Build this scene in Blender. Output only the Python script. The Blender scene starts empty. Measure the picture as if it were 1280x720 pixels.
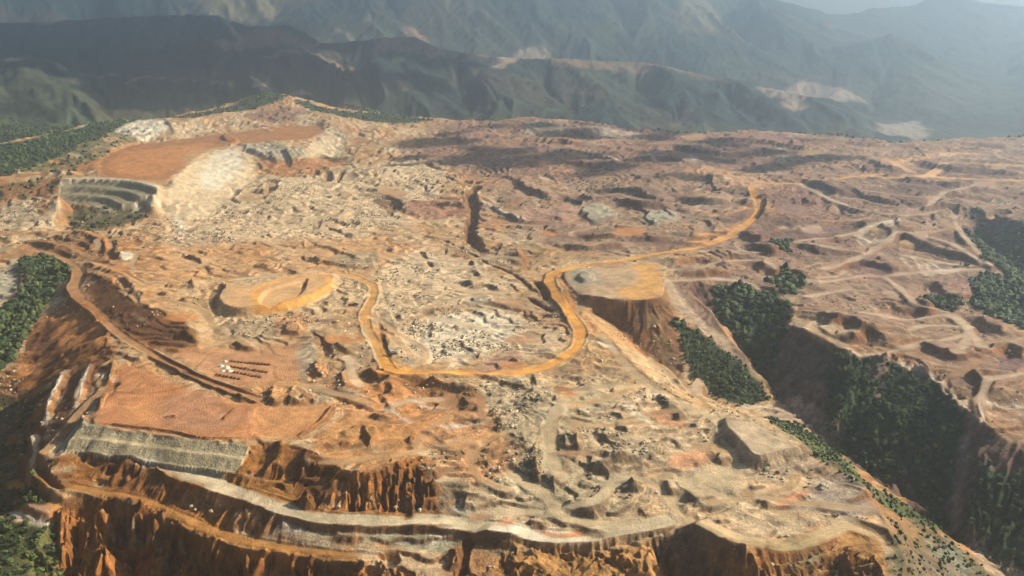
import bpy, math, random
import numpy as np
random.seed(7)
rng = np.random.default_rng(11)
F32 = np.float32
C = bpy.context.scene.collection

# ------------------------------------------------------------------ camera, light, exposure
CAM_H, FPX = 420.0, 1180.0
PITCH = math.atan(335.0 / FPX)
SUN_AZ, SUN_EL = math.radians(72), math.radians(30)     # azimuth measured from the view axis (+Y) towards +X
sc = bpy.context.scene
cd = bpy.data.cameras.new('camera'); cam = bpy.data.objects.new('camera', cd); C.objects.link(cam)
cam.location = (0, 0, CAM_H); cam.rotation_euler = (math.pi / 2 - PITCH, 0, 0)
cd.sensor_width = 36; cd.lens = 36 * FPX / 1280; cd.clip_start = 1; cd.clip_end = 100000
sc.camera = cam
w = bpy.data.worlds.new('World'); sc.world = w; w.use_nodes = True
nt = w.node_tree; bg = nt.nodes['Background']
sky = nt.nodes.new('ShaderNodeTexSky'); sky.sky_type = 'NISHITA'; sky.sun_disc = False
sky.sun_elevation = SUN_EL; sky.sun_rotation = SUN_AZ; sky.altitude = 400
sky.air_density = 1.0; sky.dust_density = 1.8
nt.links.new(sky.outputs[0], bg.inputs[0]); bg.inputs[1].default_value = 0.05
sl = bpy.data.lights.new('sun', 'SUN'); sl.energy = 5.0; sl.angle = math.radians(0.5); sl.color = (1.0, 0.89, 0.71)
sun = bpy.data.objects.new('sun', sl); C.objects.link(sun)
sdir = np.array([math.sin(SUN_AZ) * math.cos(SUN_EL), math.cos(SUN_AZ) * math.cos(SUN_EL), math.sin(SUN_EL)])
from mathutils import Vector
sun.rotation_euler = Vector(tuple(sdir)).to_track_quat('Z', 'Y').to_euler()
sun.location = (800, 1500, 1200)
sc.view_settings.view_transform = 'Standard'; sc.view_settings.look = 'None'
sc.view_settings.exposure = 0.9; sc.view_settings.gamma = 1.0
sc.render.engine = 'CYCLES'
sc.cycles.use_denoising = True
sc.cycles.max_bounces = 6; sc.cycles.volume_bounces = 2
HAZE_DENSITY, HAZE_G = 1.3e-4, 0.84
CLOUDS = [(-1900, 5350, 2300, 1700, 900, 52, 5, .72), (425, 2960, 1900, 760, 500, 46, 8, .42)]     # where each shadow falls (x, y), then height, spread, lumps

# ------------------------------------------------------------------ noise and small maths
LAT = rng.random((256, 256)).astype(F32) * 2 - 1
def vnoise(x, y):
    xi = np.floor(x); yi = np.floor(y)
    fx = (x - xi).astype(F32); fy = (y - yi).astype(F32)
    xi = xi.astype(np.int32) & 255; yi = yi.astype(np.int32) & 255
    fx = fx * fx * fx * (fx * (fx * 6 - 15) + 10); fy = fy * fy * fy * (fy * (fy * 6 - 15) + 10)
    x1 = (xi + 1) & 255; y1 = (yi + 1) & 255
    a = LAT[yi, xi]; b = LAT[yi, x1]; c = LAT[y1, xi]; d = LAT[y1, x1]
    return a + (b - a) * fx + (c - a) * fy + (a - b - c + d) * fx * fy
def fbm(x, y, wl, octs=4, seed=0, gain=0.5):
    o = np.zeros(np.shape(x), F32); am = 1.0; tot = 0
    for k in range(octs):
        f = 2.03 ** k / wl; th = 0.7 * k + seed; c, s = math.cos(th), math.sin(th)
        o += am * vnoise((x * c - y * s) * f + 17.3 * seed + 5.1 * k, (x * s + y * c) * f + 41.7 * seed - 3.3 * k)
        tot += am; am *= gain
    return o / tot * 1.5
def ridged(x, y, wl, octs=4, seed=0, gain=0.5):
    o = np.zeros(np.shape(x), F32); am = 1.0; tot = 0
    for k in range(octs):
        f = 2.03 ** k / wl; th = 0.9 * k + seed; c, s = math.cos(th), math.sin(th)
        o += am * (1 - 2 * np.abs(vnoise((x * c - y * s) * f + 13.3 * seed, (x * s + y * c) * f + 31.7 * seed)))
        tot += am; am *= gain
    return o / tot
def sstep(a, b, x):
    t = np.clip((x - a) / (b - a + 1e-9), 0, 1); return t * t * (3 - 2 * t)
def lerp(a, b, t): return a + (b - a) * t
def blur(A, n):
    for _ in range(n):
        P = np.pad(A, 1, mode='edge')
        A = (P[:-2, 1:-1] + P[2:, 1:-1] + P[1:-1, :-2] + P[1:-1, 2:] + 2 * A) / 6
    return A

# ------------------------------------------------------------------ the terrain grid: finer near the camera, coarser far away
NR1, NR2 = 780, 190
d1 = 420.0 / np.tan(np.radians(np.linspace(40.0, 5.3, NR1)))
d2 = np.geomspace(d1[-1], 17000, NR2 + 1)[1:]
ROWD = np.concatenate([d1, d2])
azc = np.radians(np.linspace(-32, 32, 930))
azo = np.radians(np.linspace(32, 56, 41)[1:])
COLA = np.concatenate([-azo[::-1], azc, azo])
NR, NC = len(ROWD), len(COLA)
X = (ROWD[:, None] * np.sin(COLA)[None]).astype(F32); Y = (ROWD[:, None] * np.cos(COLA)[None]).astype(F32)
Dg = np.broadcast_to(ROWD[:, None], X.shape).astype(F32)
rowI = np.arange(NR); colI = np.arange(NC)
cp, sp = math.cos(PITCH), math.sin(PITCH)
def ray(u, v):
    x = (u - 640) / FPX; y = (360 - v) / FPX
    return np.array([x, cp + y * sp, -sp + y * cp])
def W(u, v, h):
    r = ray(u, v)
    if isinstance(h, tuple):            # ('d', distance on the ground)
        t = h[1] / math.hypot(r[0], r[1])
    else: t = (h - CAM_H) / r[2]
    return np.array([r[0] * t, r[1] * t, CAM_H + r[2] * t])
def rc(x, y):
    return np.interp(np.hypot(x, y), ROWD, rowI), np.interp(np.arctan2(x, y), COLA, colI)
def zat(Z, x, y):
    r, c = rc(np.asarray(x, float), np.asarray(y, float))
    r0 = np.clip(r.astype(int), 0, NR - 2); c0 = np.clip(c.astype(int), 0, NC - 2); fr = r - r0; fc = c - c0
    return (Z[r0, c0] * (1 - fr) * (1 - fc) + Z[r0 + 1, c0] * fr * (1 - fc) + Z[r0, c0 + 1] * (1 - fr) * fc + Z[r0 + 1, c0 + 1] * fr * fc)

# ---- break lines: crests, toes and floors with known heights; the ground between them is relaxed to a smooth surface
BL = []
def hh(h): return h if isinstance(h, tuple) or h > 0 else h * .58      # depths below the floor of the mine
def line(*pts, closed=False):
    P = [W(p[0], p[1], hh(p[2])) for p in pts]
    if closed: P.append(P[0])
    BL.append(np.array(P))
def inh(h, *pts, closed=False): line(*[(p[0], p[1], h) for p in pts], closed=closed)
D = lambda d: ('d', d)
#--LINES--
# rim of the plateau against the valley behind
line((-120, 190, 75), (0, 180, 75), (70, 165, 78), (130, 152, 80), (210, 146, 82), (290, 130, 96), (330, 112, 149), (370, 118, 130), (420, 132, 80), (470, 140, 73), (560, 150, 60),
     (620, 151, 62), (660, 147, 66), (720, 153, 60), (770, 161, 50), (860, 166, 44), (940, 163, 42), (1000, 165, 40), (1060, 171, 36), (1120, 179, 32), (1200, 174, 32), (1290, 173, 32), (1420, 172, 32))
line((-300, 150, D(4100)), (0, 150, D(4200)), (100, 160, D(4300)), (230, 162, D(4400)), (400, 165, D(4600)), (640, 172, D(4500)), (900, 182, D(4600)), (1100, 190, D(4700)), (1300, 190, D(4800)), (1500, 190, D(4800)))
line((300, 154, 66), (340, 153, 64), (390, 154, 62))
# left dark hills
line((-260, 60, D(5200)), (0, 88, D(5200)), (60, 80, D(5300)), (120, 96, D(5200)), (180, 97, D(5100)), (240, 100, D(5050)), (285, 106, D(5000)), (330, 110, D(4700)))
line((-200, 110, D(4700)), (0, 122, D(4700)), (60, 112, D(4750)), (100, 118, D(4650)), (125, 145, D(4450)))
line((130, 128, D(4800)), (180, 132, D(4700)), (230, 140, D(4600)))
line((-300, 25, D(6600)), (0, 28, D(6600)), (60, 26, D(6600)), (140, 21, D(6500)), (200, 18, D(6400)), (280, 18, D(6200)), (300, 32, D(6000)), (350, 31, D(5900)), (380, 42, D(5800)), (396, 54, D(5750)))
line((300, 32, D(6000)), (290, 60, D(5500)), (260, 85, D(5200)))
line((0, 70, D(5700)), (100, 66, D(5700)), (200, 70, D(5600)), (250, 60, D(5700)))
# middle hill
line((396, 54, D(5750)), (430, 52, D(5800)), (470, 46, D(5900)), (520, 45, D(5900)), (560, 60, D(5800)), (620, 70, D(5800)), (700, 73, D(5900)), (800, 76, D(6000)), (850, 84, D(5900)), (900, 96, D(5800)),
     (960, 108, D(5700)), (1020, 122, D(5500)), (1070, 140, D(5300)))
line((340, 62, D(5500)), (400, 75, D(5300)), (440, 92, D(5100)), (490, 115, D(4900)), (540, 140, D(4700)))
line((420, 100, D(5300)), (470, 128, D(4950)))
line((560, 60, D(5800)), (600, 95, D(5350)), (640, 140, D(4800)))
line((570, 100, D(5500)), (600, 128, D(5150)))
line((700, 73, D(5900)), (750, 105, D(5400)), (800, 150, D(4900)))
line((680, 110, D(5500)), (720, 138, D(5100)))
line((800, 76, D(6000)), (860, 110, D(5500)), (930, 158, D(4950)))
line((790, 112, D(5600)), (850, 145, D(5150)))
line((900, 96, D(5800)), (960, 130, D(5350)), (1010, 160, D(5000)))
line((910, 130, D(5500)), (950, 152, D(5150)))
# valley behind the middle hill and the far mountains
line((-300, 90, D(8000)), (100, 95, D(8000)), (330, 90, D(7600)), (430, 82, D(7200)), (640, 105, D(7400)), (850, 115, D(7400)), (1000, 130, D(7000)), (1100, 150, D(6600)), (1300, 170, D(6200)))
line((-300, -60, D(9500)), (0, -50, D(9500)), (160, -40, D(9500)), (300, -45, D(9800)), (380, -30, D(9500)), (480, -40, D(9800)), (640, -50, D(10500)), (760, -30, D(10500)), (850, -18, D(10800)),
     (940, -6, D(11000)), (1000, 5, D(11200)), (1040, 17, D(11500)), (1062, 18, D(12000)), (1092, 10, D(12500)), (1145, 6, D(13000)), (1160, -6, D(13000)), (1200, -9, D(13000)), (1230, 3, D(13000)), (1290, 8, D(13000)), (1500, 10, D(13000)))
for a, b, c in (((160, -40), (100, 20), (60, 60)), ((300, -45), (340, 8), (400, 45)), ((380, -30), (430, 10), (480, 40)), ((480, -40), (560, 10), (600, 50)), ((640, -50), (690, 20), (740, 62)),
                ((760, -30), (830, 20), (900, 75)), ((850, -18), (905, 30), (990, 85)), ((940, -6), (1000, 40), (1040, 90))):
    line((*a, D(10000)), (*b, D(9000)), (*c, D(8000)))
line((600, -10, D(9400)), (650, 40, D(8500))); line((480, 5, D(9300)), (520, 35, D(8500))); line((770, 15, D(9400)), (800, 60, D(8300)))
line((230, -5, D(9200)), (260, 20, D(8600))); line((900, 40, D(9800)), (950, 85, D(8500)))
line((1000, 78, D(8500)), (1060, 58, D(8700)), (1115, 39, D(9000)), (1150, 56, D(8800)), (1190, 90, D(8300)), (1230, 120, D(7800)))
line((1115, 39, D(9000)), (1110, 90, D(8000)), (1090, 130, D(7300)))
line((1160, -6, D(13000)), (1200, 40, D(11500)), (1260, 100, D(9500))); line((1040, 40, D(10500)), (1100, 62, D(10200)), (1180, 75, D(10300)))
line((-600, 90, D(16900)), (640, 60, D(16900)), (1900, 60, D(16900)))
# left back: upper pad, terraces, white dome, cliffs
inh(60, (125, 216), (130, 198), (165, 182), (230, 172), (300, 165), (350, 159), (400, 157))
line((75, 224, 60), (100, 223, 60), (150, 224, 60), (180, 229, 60), (198, 234, 59)); line((88, 232, 47), (150, 233, 47), (182, 238, 47), (196, 243, 47))
line((88, 234.5, 47), (150, 235.5, 47), (182, 240.5, 47), (193, 245, 47)); line((90, 241, 35), (150, 242.5, 35), (182, 248, 35), (190, 252, 35))
line((90, 243.5, 35), (150, 245, 35), (182, 250.5, 35), (188, 254, 35)); line((96, 253, 22), (150, 254.5, 22), (172, 260, 22))
line((96, 256, 22), (140, 257, 21), (165, 262, 20), (185, 264, 18))
line((0, 224, 45), (40, 219, 50), (90, 212, 56), (120, 210, 60)); line((0, 205, 62), (60, 195, 66), (120, 180, 70))
line((215, 222, 60), (250, 195, 60), (275, 184, 60), (300, 182, 59), (330, 180, 58), (370, 182, 56), (385, 184, 57), (400, 170, 62), (411, 159, 66), (430, 168, 56))
line((200, 258, 22), (212, 267, 16), (240, 270, 14), (270, 256, 14), (300, 240, 16), (330, 217, 20), (360, 215, 20), (400, 213, 21), (422, 196, 28), (440, 178, 42))
line((0, 245, 38), (40, 238, 42), (70, 236, 46)); line((76, 230, 52), (72, 250, 40), (70, 275, 14)); line((92, 250, 12), (92, 284, 4), (75, 285, 4)); line((0, 275, 14), (40, 282, 10), (70, 287, 8))
line((0, 288, 8), (50, 290, 9), (100, 290, 9), (130, 299, 10), (140, 325, 14)); line((-80, 300, -5), (0, 322, -4), (40, 314, 2), (68, 316, 5), (90, 330, 6), (97, 345, 5), (92, 358, 4), (102, 374, 3), (118, 388, 3), (140, 408, 2), (185, 440, 0), (250, 474, -1), (325, 500, -2))
# bank right of the left track, floor of the mine
line((112, 343, 12), (140, 350, 20), (160, 370, 20), (185, 384, 19), (215, 390, 18), (232, 404, 15), (252, 440, 2)); line((108, 362, 4), (122, 384, 4), (145, 405, 3), (172, 424, 1), (205, 440, 0), (240, 445, 0))
line((180, 330, 18), (300, 300, 17), (420, 300, 15), (520, 290, 13)); line((270, 440, 0), (350, 440, 0), (420, 450, 0)); line((240, 350, 17), (260, 395, 6), (270, 420, 1))
line((450, 170, 44), (440, 220, 24), (450, 250, 18), (560, 225, 20), (600, 260, 14)); line((500, 175, 42), (650, 190, 36), (800, 200, 32), (900, 205, 30)); line((520, 168, 50), (660, 170, 50), (760, 178, 42))
line((720, 250, 18), (850, 240, 22), (900, 225, 24)); line((640, 300, 10), (720, 300, 12), (800, 300, 12), (860, 290, 14))
# haul road
line((468, 358, 12), (455, 392, 7), (458, 410, 4), (470, 430, 2), (490, 465, 0), (560, 468, -2), (640, 467, -2), (700, 450, -1), (722, 430, 0), (725, 412, 2), (710, 392, 4), (695, 372, 7), (686, 352, 9), (700, 338, 11),
     (760, 328, 12), (850, 315, 13), (890, 305, 14), (920, 290, 16), (945, 272, 19), (948, 258, 21), (938, 242, 23), (945, 230, 25), (1030, 226, 26), (1085, 218, 28))
inh(-7, (520, 425), (560, 395), (620, 390), (680, 405), (660, 430), (600, 450), (530, 445), closed=True)
# front left pad and the wall below it
inh(0, (150, 455), (265, 492), (330, 503)); line((100, 532, -2), (150, 539, -2), (215, 547, -2), (250, 551, -2), (312, 559, -3)); line((92, 546, -13), (150, 552, -13), (215, 561, -13), (290, 572, -14))
line((86, 549, -13), (150, 556, -13), (215, 566, -14), (285, 575, -15)); line((78, 566, -30), (120, 563, -28), (160, 570, -30), (205, 582, -33), (250, 592, -36), (275, 598, -37))
line((240, 597, -37), (290, 612, -39), (330, 625, -41), (380, 640, -43), (430, 650, -44), (500, 650, -44), (560, 652, -44), (620, 662, -44), (700, 670, -45), (760, 665, -43), (840, 655, -40), (880, 672, -41), (930, 688, -43), (980, 690, -43), (1030, 672, -40), (1060, 658, -38), (1090, 664, -39), (1120, 690, -42), (1112, 730, -46))
line((62, 574, -32), (100, 568, -30), (150, 574, -31), (190, 584, -34), (235, 601, -38), (270, 617, -40), (310, 632, -42), (350, 645, -44)); line((52, 596, -45), (85, 603, -52), (130, 614, -58), (185, 627, -63), (250, 652, -68), (300, 667, -68), (360, 682, -66), (430, 688, -64))
line((60, 612, -53), (120, 621, -60), (190, 636, -66), (240, 664, -70), (300, 686, -72), (430, 700, -68), (480, 706, -66)); line((60, 720, -122), (130, 735, -128), (300, 745, -118), (430, 745, -94), (500, 730, -74))
line((300, 558, -4), (330, 553, -3), (368, 558, -4), (395, 569, -4), (440, 590, -5), (470, 590, -5), (500, 580, -5), (526, 566, -6), (540, 595, -14)); line((300, 610, -38), (340, 622, -41), (385, 637, -43), (450, 643, -44), (520, 643, -44), (545, 642, -43), (580, 646, -44))
line((420, 505, -2), (500, 540, -4), (540, 545, -6)); line((560, 560, -8), (640, 550, -8), (700, 545, -12), (760, 590, -24), (800, 630, -34)); line((560, 600, -22), (600, 620, -34), (640, 640, -42), (720, 655, -43)); line((600, 485, -4), (700, 490, -6), (780, 500, -10), (850, 540, -16))
line((500, 470, -1), (520, 474, -3), (600, 486, -4)); line((500, 485, -12), (560, 505, -16), (610, 515, -12))
line((640, 690, -54), (760, 690, -55), (820, 690, -53), (870, 705, -60)); line((420, 665, -52), (520, 672, -54), (600, 680, -58)); line((560, 735, -64), (700, 740, -68), (800, 740, -72), (860, 720, -80), (930, 745, -68), (1060, 745, -62))
line((845, 662, -42), (870, 680, -44), (920, 700, -46), (960, 720, -50))
# right front rim, pad, ravine
inh(14, (707, 341), (760, 333), (826, 325), (830, 345), (826, 373), (780, 375), (736, 371), (718, 360), closed=True); line((702, 345, 9), (712, 372, 7), (722, 388, 5))
line((728, 392, 4), (760, 420, -2), (790, 450, -8), (820, 480, -13), (850, 497, -15), (900, 514, -17), (930, 525, -18), (975, 545, -20), (1010, 562, -23), (1050, 582, -28), (1080, 612, -35), (1105, 650, -40), (1130, 690, -48), (1140, 735, -56))
line((738, 388, -8), (770, 408, -35), (810, 445, -68), (850, 476, -88), (900, 507, -100), (950, 520, -108), (985, 515, -112))
line((832, 372, 8), (850, 395, -18), (880, 418, -42), (920, 455, -72), (955, 492, -104)); line((850, 362, 4), (878, 385, -20), (915, 425, -55), (950, 465, -92), (968, 495, -110)); line((838, 350, 12), (870, 372, -6), (905, 410, -35), (945, 455, -78))
line((868, 368, -8), (900, 400, -45), (935, 445, -88), (975, 500, -114), (1000, 522, -119), (1060, 572, -130), (1130, 622, -142), (1190, 667, -152), (1250, 708, -160), (1320, 750, -168))
line((840, 348, 12), (900, 349, 9), (945, 355, 6), (970, 364, 4), (984, 378, 0), (986, 402, -5), (1002, 412, -6), (1030, 424, -8), (1068, 440, -10), (1100, 441, -10), (1130, 445, -11), (1152, 456, -12), (1180, 470, -13), (1202, 490, -15), (1222, 515, -19), (1240, 532, -24), (1290, 565, -40), (1400, 620, -60))
line((1225, 560, -50), (1215, 620, -95), (1210, 660, -130)); line((1100, 500, -55), (1150, 560, -90), (1190, 620, -125)); line((1060, 470, -35), (1050, 520, -80)); line((1040, 560, -96), (1100, 600, -110), (1170, 648, -130))
line((1140, 680, -95), (1200, 690, -140), (1250, 720, -155)); line((1150, 740, -90), (1230, 740, -150))
# right plateau and its side valley
line((1000, 300, 10), (1060, 330, 4), (1100, 370, -2), (1180, 420, -8), (1290, 480, -18), (1420, 520, -24)); line((1000, 250, 18), (1100, 260, 16), (1190, 262, 14)); line((1100, 200, 30), (1200, 215, 25), (1420, 220, 25))
line((1190, 262, 14), (1200, 285, 10), (1235, 325, 4), (1250, 338, 2), (1290, 370, -2), (1400, 440, -10)); line((1205, 263, 13), (1240, 275, 13), (1290, 287, 12), (1400, 300, 12)); line((1220, 300, -40), (1260, 330, -70), (1320, 370, -100), (1420, 420, -120))
line((1195, 345, 0), (1215, 385, -8), (1250, 402, -14), (1290, 414, -18)); line((1230, 348, -5), (1262, 378, -16), (1300, 400, -22))
# left valley and bottom left
line((0, 372, -40), (25, 352, -26), (52, 334, -14)); line((0, 440, -72), (20, 420, -60), (45, 395, -40), (70, 362, -16)); line((96, 364, 2), (118, 392, 2), (132, 416, 1), (138, 440, -2), (145, 452, -2))
line((15, 480, -84), (60, 470, -58), (95, 455, -30)); line((-60, 520, -110), (0, 510, -100), (30, 500, -90)); line((140, 470, -3), (130, 500, -4), (112, 525, -6)); line((40, 540, -60), (45, 560, -52), (42, 590, -50), (50, 612, -56), (80, 640, -68))
line((0, 560, -110), (20, 590, -100), (18, 640, -105), (-60, 640, -120)); line((0, 655, -84), (60, 645, -74)); line((0, 725, -92), (45, 725, -96)); line((-60, 735, -96), (-200, 700, -110))
line((75, 470, -22), (50, 530, -42)); line((125, 450, -8), (95, 520, -22))
#--ENDLINES--

def relax():
    Z = None
    for lv in (32, 16, 8, 4, 2, 1):
        nr, nc = -(-NR // lv), -(-NC // lv)
        S = np.zeros((nr, nc)); N = np.zeros((nr, nc))
        for P in BL:
            r, c = rc(P[:, 0], P[:, 1])
            for i in range(len(P) - 1):
                n = int(max(abs(r[i + 1] - r[i]), abs(c[i + 1] - c[i])) * 2 / lv) + 2
                t = np.linspace(0, 1, n)
                rr = np.clip(np.round((r[i] + (r[i + 1] - r[i]) * t) / lv), 0, nr - 1).astype(int); cc = np.clip(np.round((c[i] + (c[i + 1] - c[i]) * t) / lv), 0, nc - 1).astype(int)
                np.add.at(S, (rr, cc), P[i, 2] + (P[i + 1, 2] - P[i, 2]) * t); np.add.at(N, (rr, cc), 1)
        fix = N > 0; val = S / np.maximum(N, 1)
        if Z is None: Z = np.full((nr, nc), 0.0)
        else:
            Z = np.repeat(np.repeat(Z, 2, 0), 2, 1)
            if Z.shape[0] < nr or Z.shape[1] < nc: Z = np.pad(Z, ((0, max(0, nr - Z.shape[0])), (0, max(0, nc - Z.shape[1]))), mode='edge')
            Z = Z[:nr, :nc]
        Z = Z.astype(F32)
        for _ in range({32: 400, 16: 300, 8: 200, 4: 120, 2: 70, 1: 40}[lv]):
            Z[fix] = val[fix]
            P = np.pad(Z, 1, mode='edge')
            Z = (P[:-2, 1:-1] + P[2:, 1:-1] + P[1:-1, :-2] + P[1:-1, 2:]) * F32(0.25)
        Z[fix] = val[fix]
    return blur(Z, 2).astype(F32)
Z = relax()

# ------------------------------------------------------------------ ground colours (soil, rock and plants, linear; DARK also holds painted shade)
ORANGE = (.48, .205, .068); ROAD = (.72, .325, .07); TAN = (.43, .27, .13); PALE = (.54, .40, .24); WHITE = (.64, .55, .41); GREY = (.34, .30, .21); GREEN_GREY = (.30, .29, .19)
BROWN = (.20, .083, .023); DARK = (.13, .05, .022); PURPLE = (.25, .135, .095); MAUVE = (.24, .148, .105); RUST = (.34, .135, .040); FOREST = (.032, .05, .020); SCRUB = (.10, .105, .042); PINK = (.56, .27, .15); OLIVE = (.075, .095, .03); ROCK = (.22, .17, .11)
COL = np.zeros((NR, NC, 3), F32); ROUGH = np.ones((NR, NC), F32); REG = np.zeros((NR, NC), np.int16); TREE = np.zeros((NR, NC), F32); HARD = np.zeros((NR, NC), F32)
REGNAMES = [dict(name='mine_ground', kind='structure')]
SC = np.array([1, 1, 1], F32)

def sub(P, m):
    r = np.hypot(P[:, 0], P[:, 1]); a = np.arctan2(P[:, 0], P[:, 1]); dm = max(r.min() - m, 300)
    r0, r1 = np.searchsorted(ROWD, [r.min() - m, r.max() + m]); c0, c1 = np.searchsorted(COLA, [a.min() - m / dm, a.max() + m / dm])
    return slice(max(0, r0 - 1), min(NR, r1 + 1)), slice(max(0, c0 - 1), min(NC, c1 + 1))
LIMIT = None
def P2(u, v):
    r = ray(u, v); a = math.atan2(r[0], r[1]); c = float(np.interp(a, COLA, colI)); c0 = min(int(c), NC - 2); f = c - c0
    prof = Z[:, c0] * (1 - f) + Z[:, c0 + 1] * f
    zr = CAM_H + r[2] / math.hypot(r[0], r[1]) * ROWD
    k = np.nonzero(prof >= zr)[0]; k = int(k[0]) if len(k) else NR - 1
    if k == 0: d = ROWD[0]
    else:
        e0 = zr[k - 1] - prof[k - 1]; e1 = prof[k] - zr[k]; d = ROWD[k - 1] + (ROWD[k] - ROWD[k - 1]) * e0 / max(e0 + e1, 1e-6)
    if LIMIT is not None: d = min(d, float(np.interp(a, COLA, LIMIT)))
    return np.array([d * math.sin(a), d * math.cos(a)])
def curve(pts, closed=False, n=5):
    P = np.array([P2(*p[:2]) for p in pts])
    if len(P) < 3: return P
    Q = np.vstack([P[-1], P, P[:2]]) if closed else np.vstack([2 * P[0] - P[1], P, 2 * P[-1] - P[-2]])
    out = []
    for i in range(1, len(Q) - 2):
        for t in np.arange(n) / n:
            a, b, c, d = Q[i - 1:i + 3]
            out.append(.5 * (2 * b + (c - a) * t + (2 * a - 5 * b + 4 * c - d) * t * t + (3 * b - a - 3 * c + d) * t ** 3))
    out.append(Q[-2])
    return np.array(out)
def pdist(P, x, y):
    best = np.full(x.shape, 1e9, F32); s = np.zeros(x.shape, F32); side = np.ones(x.shape, F32); L = 0
    for i in range(len(P) - 1):
        ax, ay = P[i]; ex, ey = P[i + 1] - P[i]; l2 = ex * ex + ey * ey + 1e-9
        t = np.clip(((x - ax) * ex + (y - ay) * ey) / l2, 0, 1)
        dx = x - ax - t * ex; dy = y - ay - t * ey; d = np.sqrt(dx * dx + dy * dy); m = d < best
        best[m] = d[m]; s[m] = (L + t * math.sqrt(l2))[m]; side[m] = np.sign(ex * dy - ey * dx)[m]
        L += math.sqrt(l2)
    return best, s, side, L
def sdpoly(P, x, y):            # positive inside
    d, _, _, _ = pdist(P, x, y); ins = np.zeros(x.shape, bool)
    for i in range(len(P) - 1):
        (ax, ay), (bx, by) = P[i], P[i + 1]
        if ay == by: continue
        c = (ay > y) != (by > y); ins ^= c & (x < (bx - ax) * (y - ay) / (by - ay) + ax)
    return np.where(ins, d, -d)
def poly(pts, m=10):
    P = curve(pts, True); s = sub(P, m); return sdpoly(P, X[s], Y[s]), s
def paint(col, pts, soft=6, wob=6, amt=1.0, rough=None, var=.12, wl=40, tree=None, seed=1, hard=None):
    sd, s = poly(pts, 3 * soft + 2 * wob); x, y = X[s], Y[s]
    t = sstep(-soft, soft, sd + wob * fbm(x, y, wl, 4, seed)) * amt
    c = np.array(col, F32) * (1 + var * fbm(x, y, wl * .8, 4, seed + 3))[..., None]
    COL[s] = lerp(COL[s], c, t[..., None])
    if rough is not None: ROUGH[s] = lerp(ROUGH[s], rough, t)
    if tree is not None: TREE[s] = lerp(TREE[s], tree, t)
    if hard is not None: HARD[s] = lerp(HARD[s], hard, t)
def pline(col, pts, wd, soft=3, amt=1.0, wob=2, rough=None, tree=None):
    P = curve(pts); s = sub(P, wd + 10); x, y = X[s], Y[s]; d, _, _, _ = pdist(P, x, y)
    t = (1 - sstep(wd / 2 - soft, wd / 2 + soft, d + wob * fbm(x, y, 25, 3, 2))) * amt
    COL[s] = lerp(COL[s], np.array(col, F32) * (1 + .1 * fbm(x, y, 20, 3, 5))[..., None], t[..., None])
    if rough is not None: ROUGH[s] = lerp(ROUGH[s], rough, t)
    if tree is not None: TREE[s] = lerp(TREE[s], tree, t)
def region(pts, **kw):
    sd, s = poly(pts, 5); REGNAMES.append(kw); q = REG[s]; q[sd > 0] = len(REGNAMES) - 1
def flat(pts, h=None, soft=8, amt=.9, rough=.15):
    sd, s = poly(pts, soft * 2); t = sstep(-soft, soft, sd) * amt
    z = Z[s]; base = float(np.mean(z[sd > 0])) if h is None else h
    Z[s] = lerp(z, base, t); ROUGH[s] = lerp(ROUGH[s], rough, sstep(-soft, soft, sd)); HARD[s] = np.maximum(HARD[s], sstep(-soft, soft, sd) * .8)
def mound(pts, h, run, rough=None, cone=.5):
    sd, s = poly(pts, 4); x, y = X[s], Y[s]; t = np.clip(sd / run + .12 * fbm(x, y, run * 2, 3, 7) * (sd > 0), 0, 1)
    Z[s] += h * (cone * t + (1 - cone) * t * t * (3 - 2 * t))
    if rough is not None: ROUGH[s] = np.where(sd > 0, rough, ROUGH[s])
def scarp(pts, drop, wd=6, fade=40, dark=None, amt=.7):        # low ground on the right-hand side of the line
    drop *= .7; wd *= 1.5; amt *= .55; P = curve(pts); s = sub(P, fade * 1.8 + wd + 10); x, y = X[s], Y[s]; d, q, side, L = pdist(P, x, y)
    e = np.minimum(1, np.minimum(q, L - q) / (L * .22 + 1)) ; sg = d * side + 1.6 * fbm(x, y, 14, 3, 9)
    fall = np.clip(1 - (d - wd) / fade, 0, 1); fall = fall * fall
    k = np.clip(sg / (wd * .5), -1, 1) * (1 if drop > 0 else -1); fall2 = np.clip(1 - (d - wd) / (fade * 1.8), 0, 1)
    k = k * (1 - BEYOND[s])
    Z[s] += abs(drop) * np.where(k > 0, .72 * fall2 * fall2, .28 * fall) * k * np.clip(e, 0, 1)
    if dark is not None:  # shaded side of the bank put into the colour
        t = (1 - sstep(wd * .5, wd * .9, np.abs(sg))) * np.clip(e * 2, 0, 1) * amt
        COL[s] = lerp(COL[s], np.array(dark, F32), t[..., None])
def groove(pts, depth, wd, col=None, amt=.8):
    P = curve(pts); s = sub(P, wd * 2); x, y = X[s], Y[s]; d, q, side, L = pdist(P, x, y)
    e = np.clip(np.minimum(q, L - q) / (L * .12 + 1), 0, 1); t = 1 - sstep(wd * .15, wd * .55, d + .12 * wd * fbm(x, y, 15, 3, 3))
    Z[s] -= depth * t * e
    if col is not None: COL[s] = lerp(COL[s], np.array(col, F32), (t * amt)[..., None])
def berm(pts, h, wd, col=None, amt=.8): groove(pts, -h, wd, col, amt)
def smooth1(z, n):
    for _ in range(n): z = np.convolve(np.pad(z, 1, mode='edge'), [.25, .5, .25], 'valid')
    return z
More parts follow.
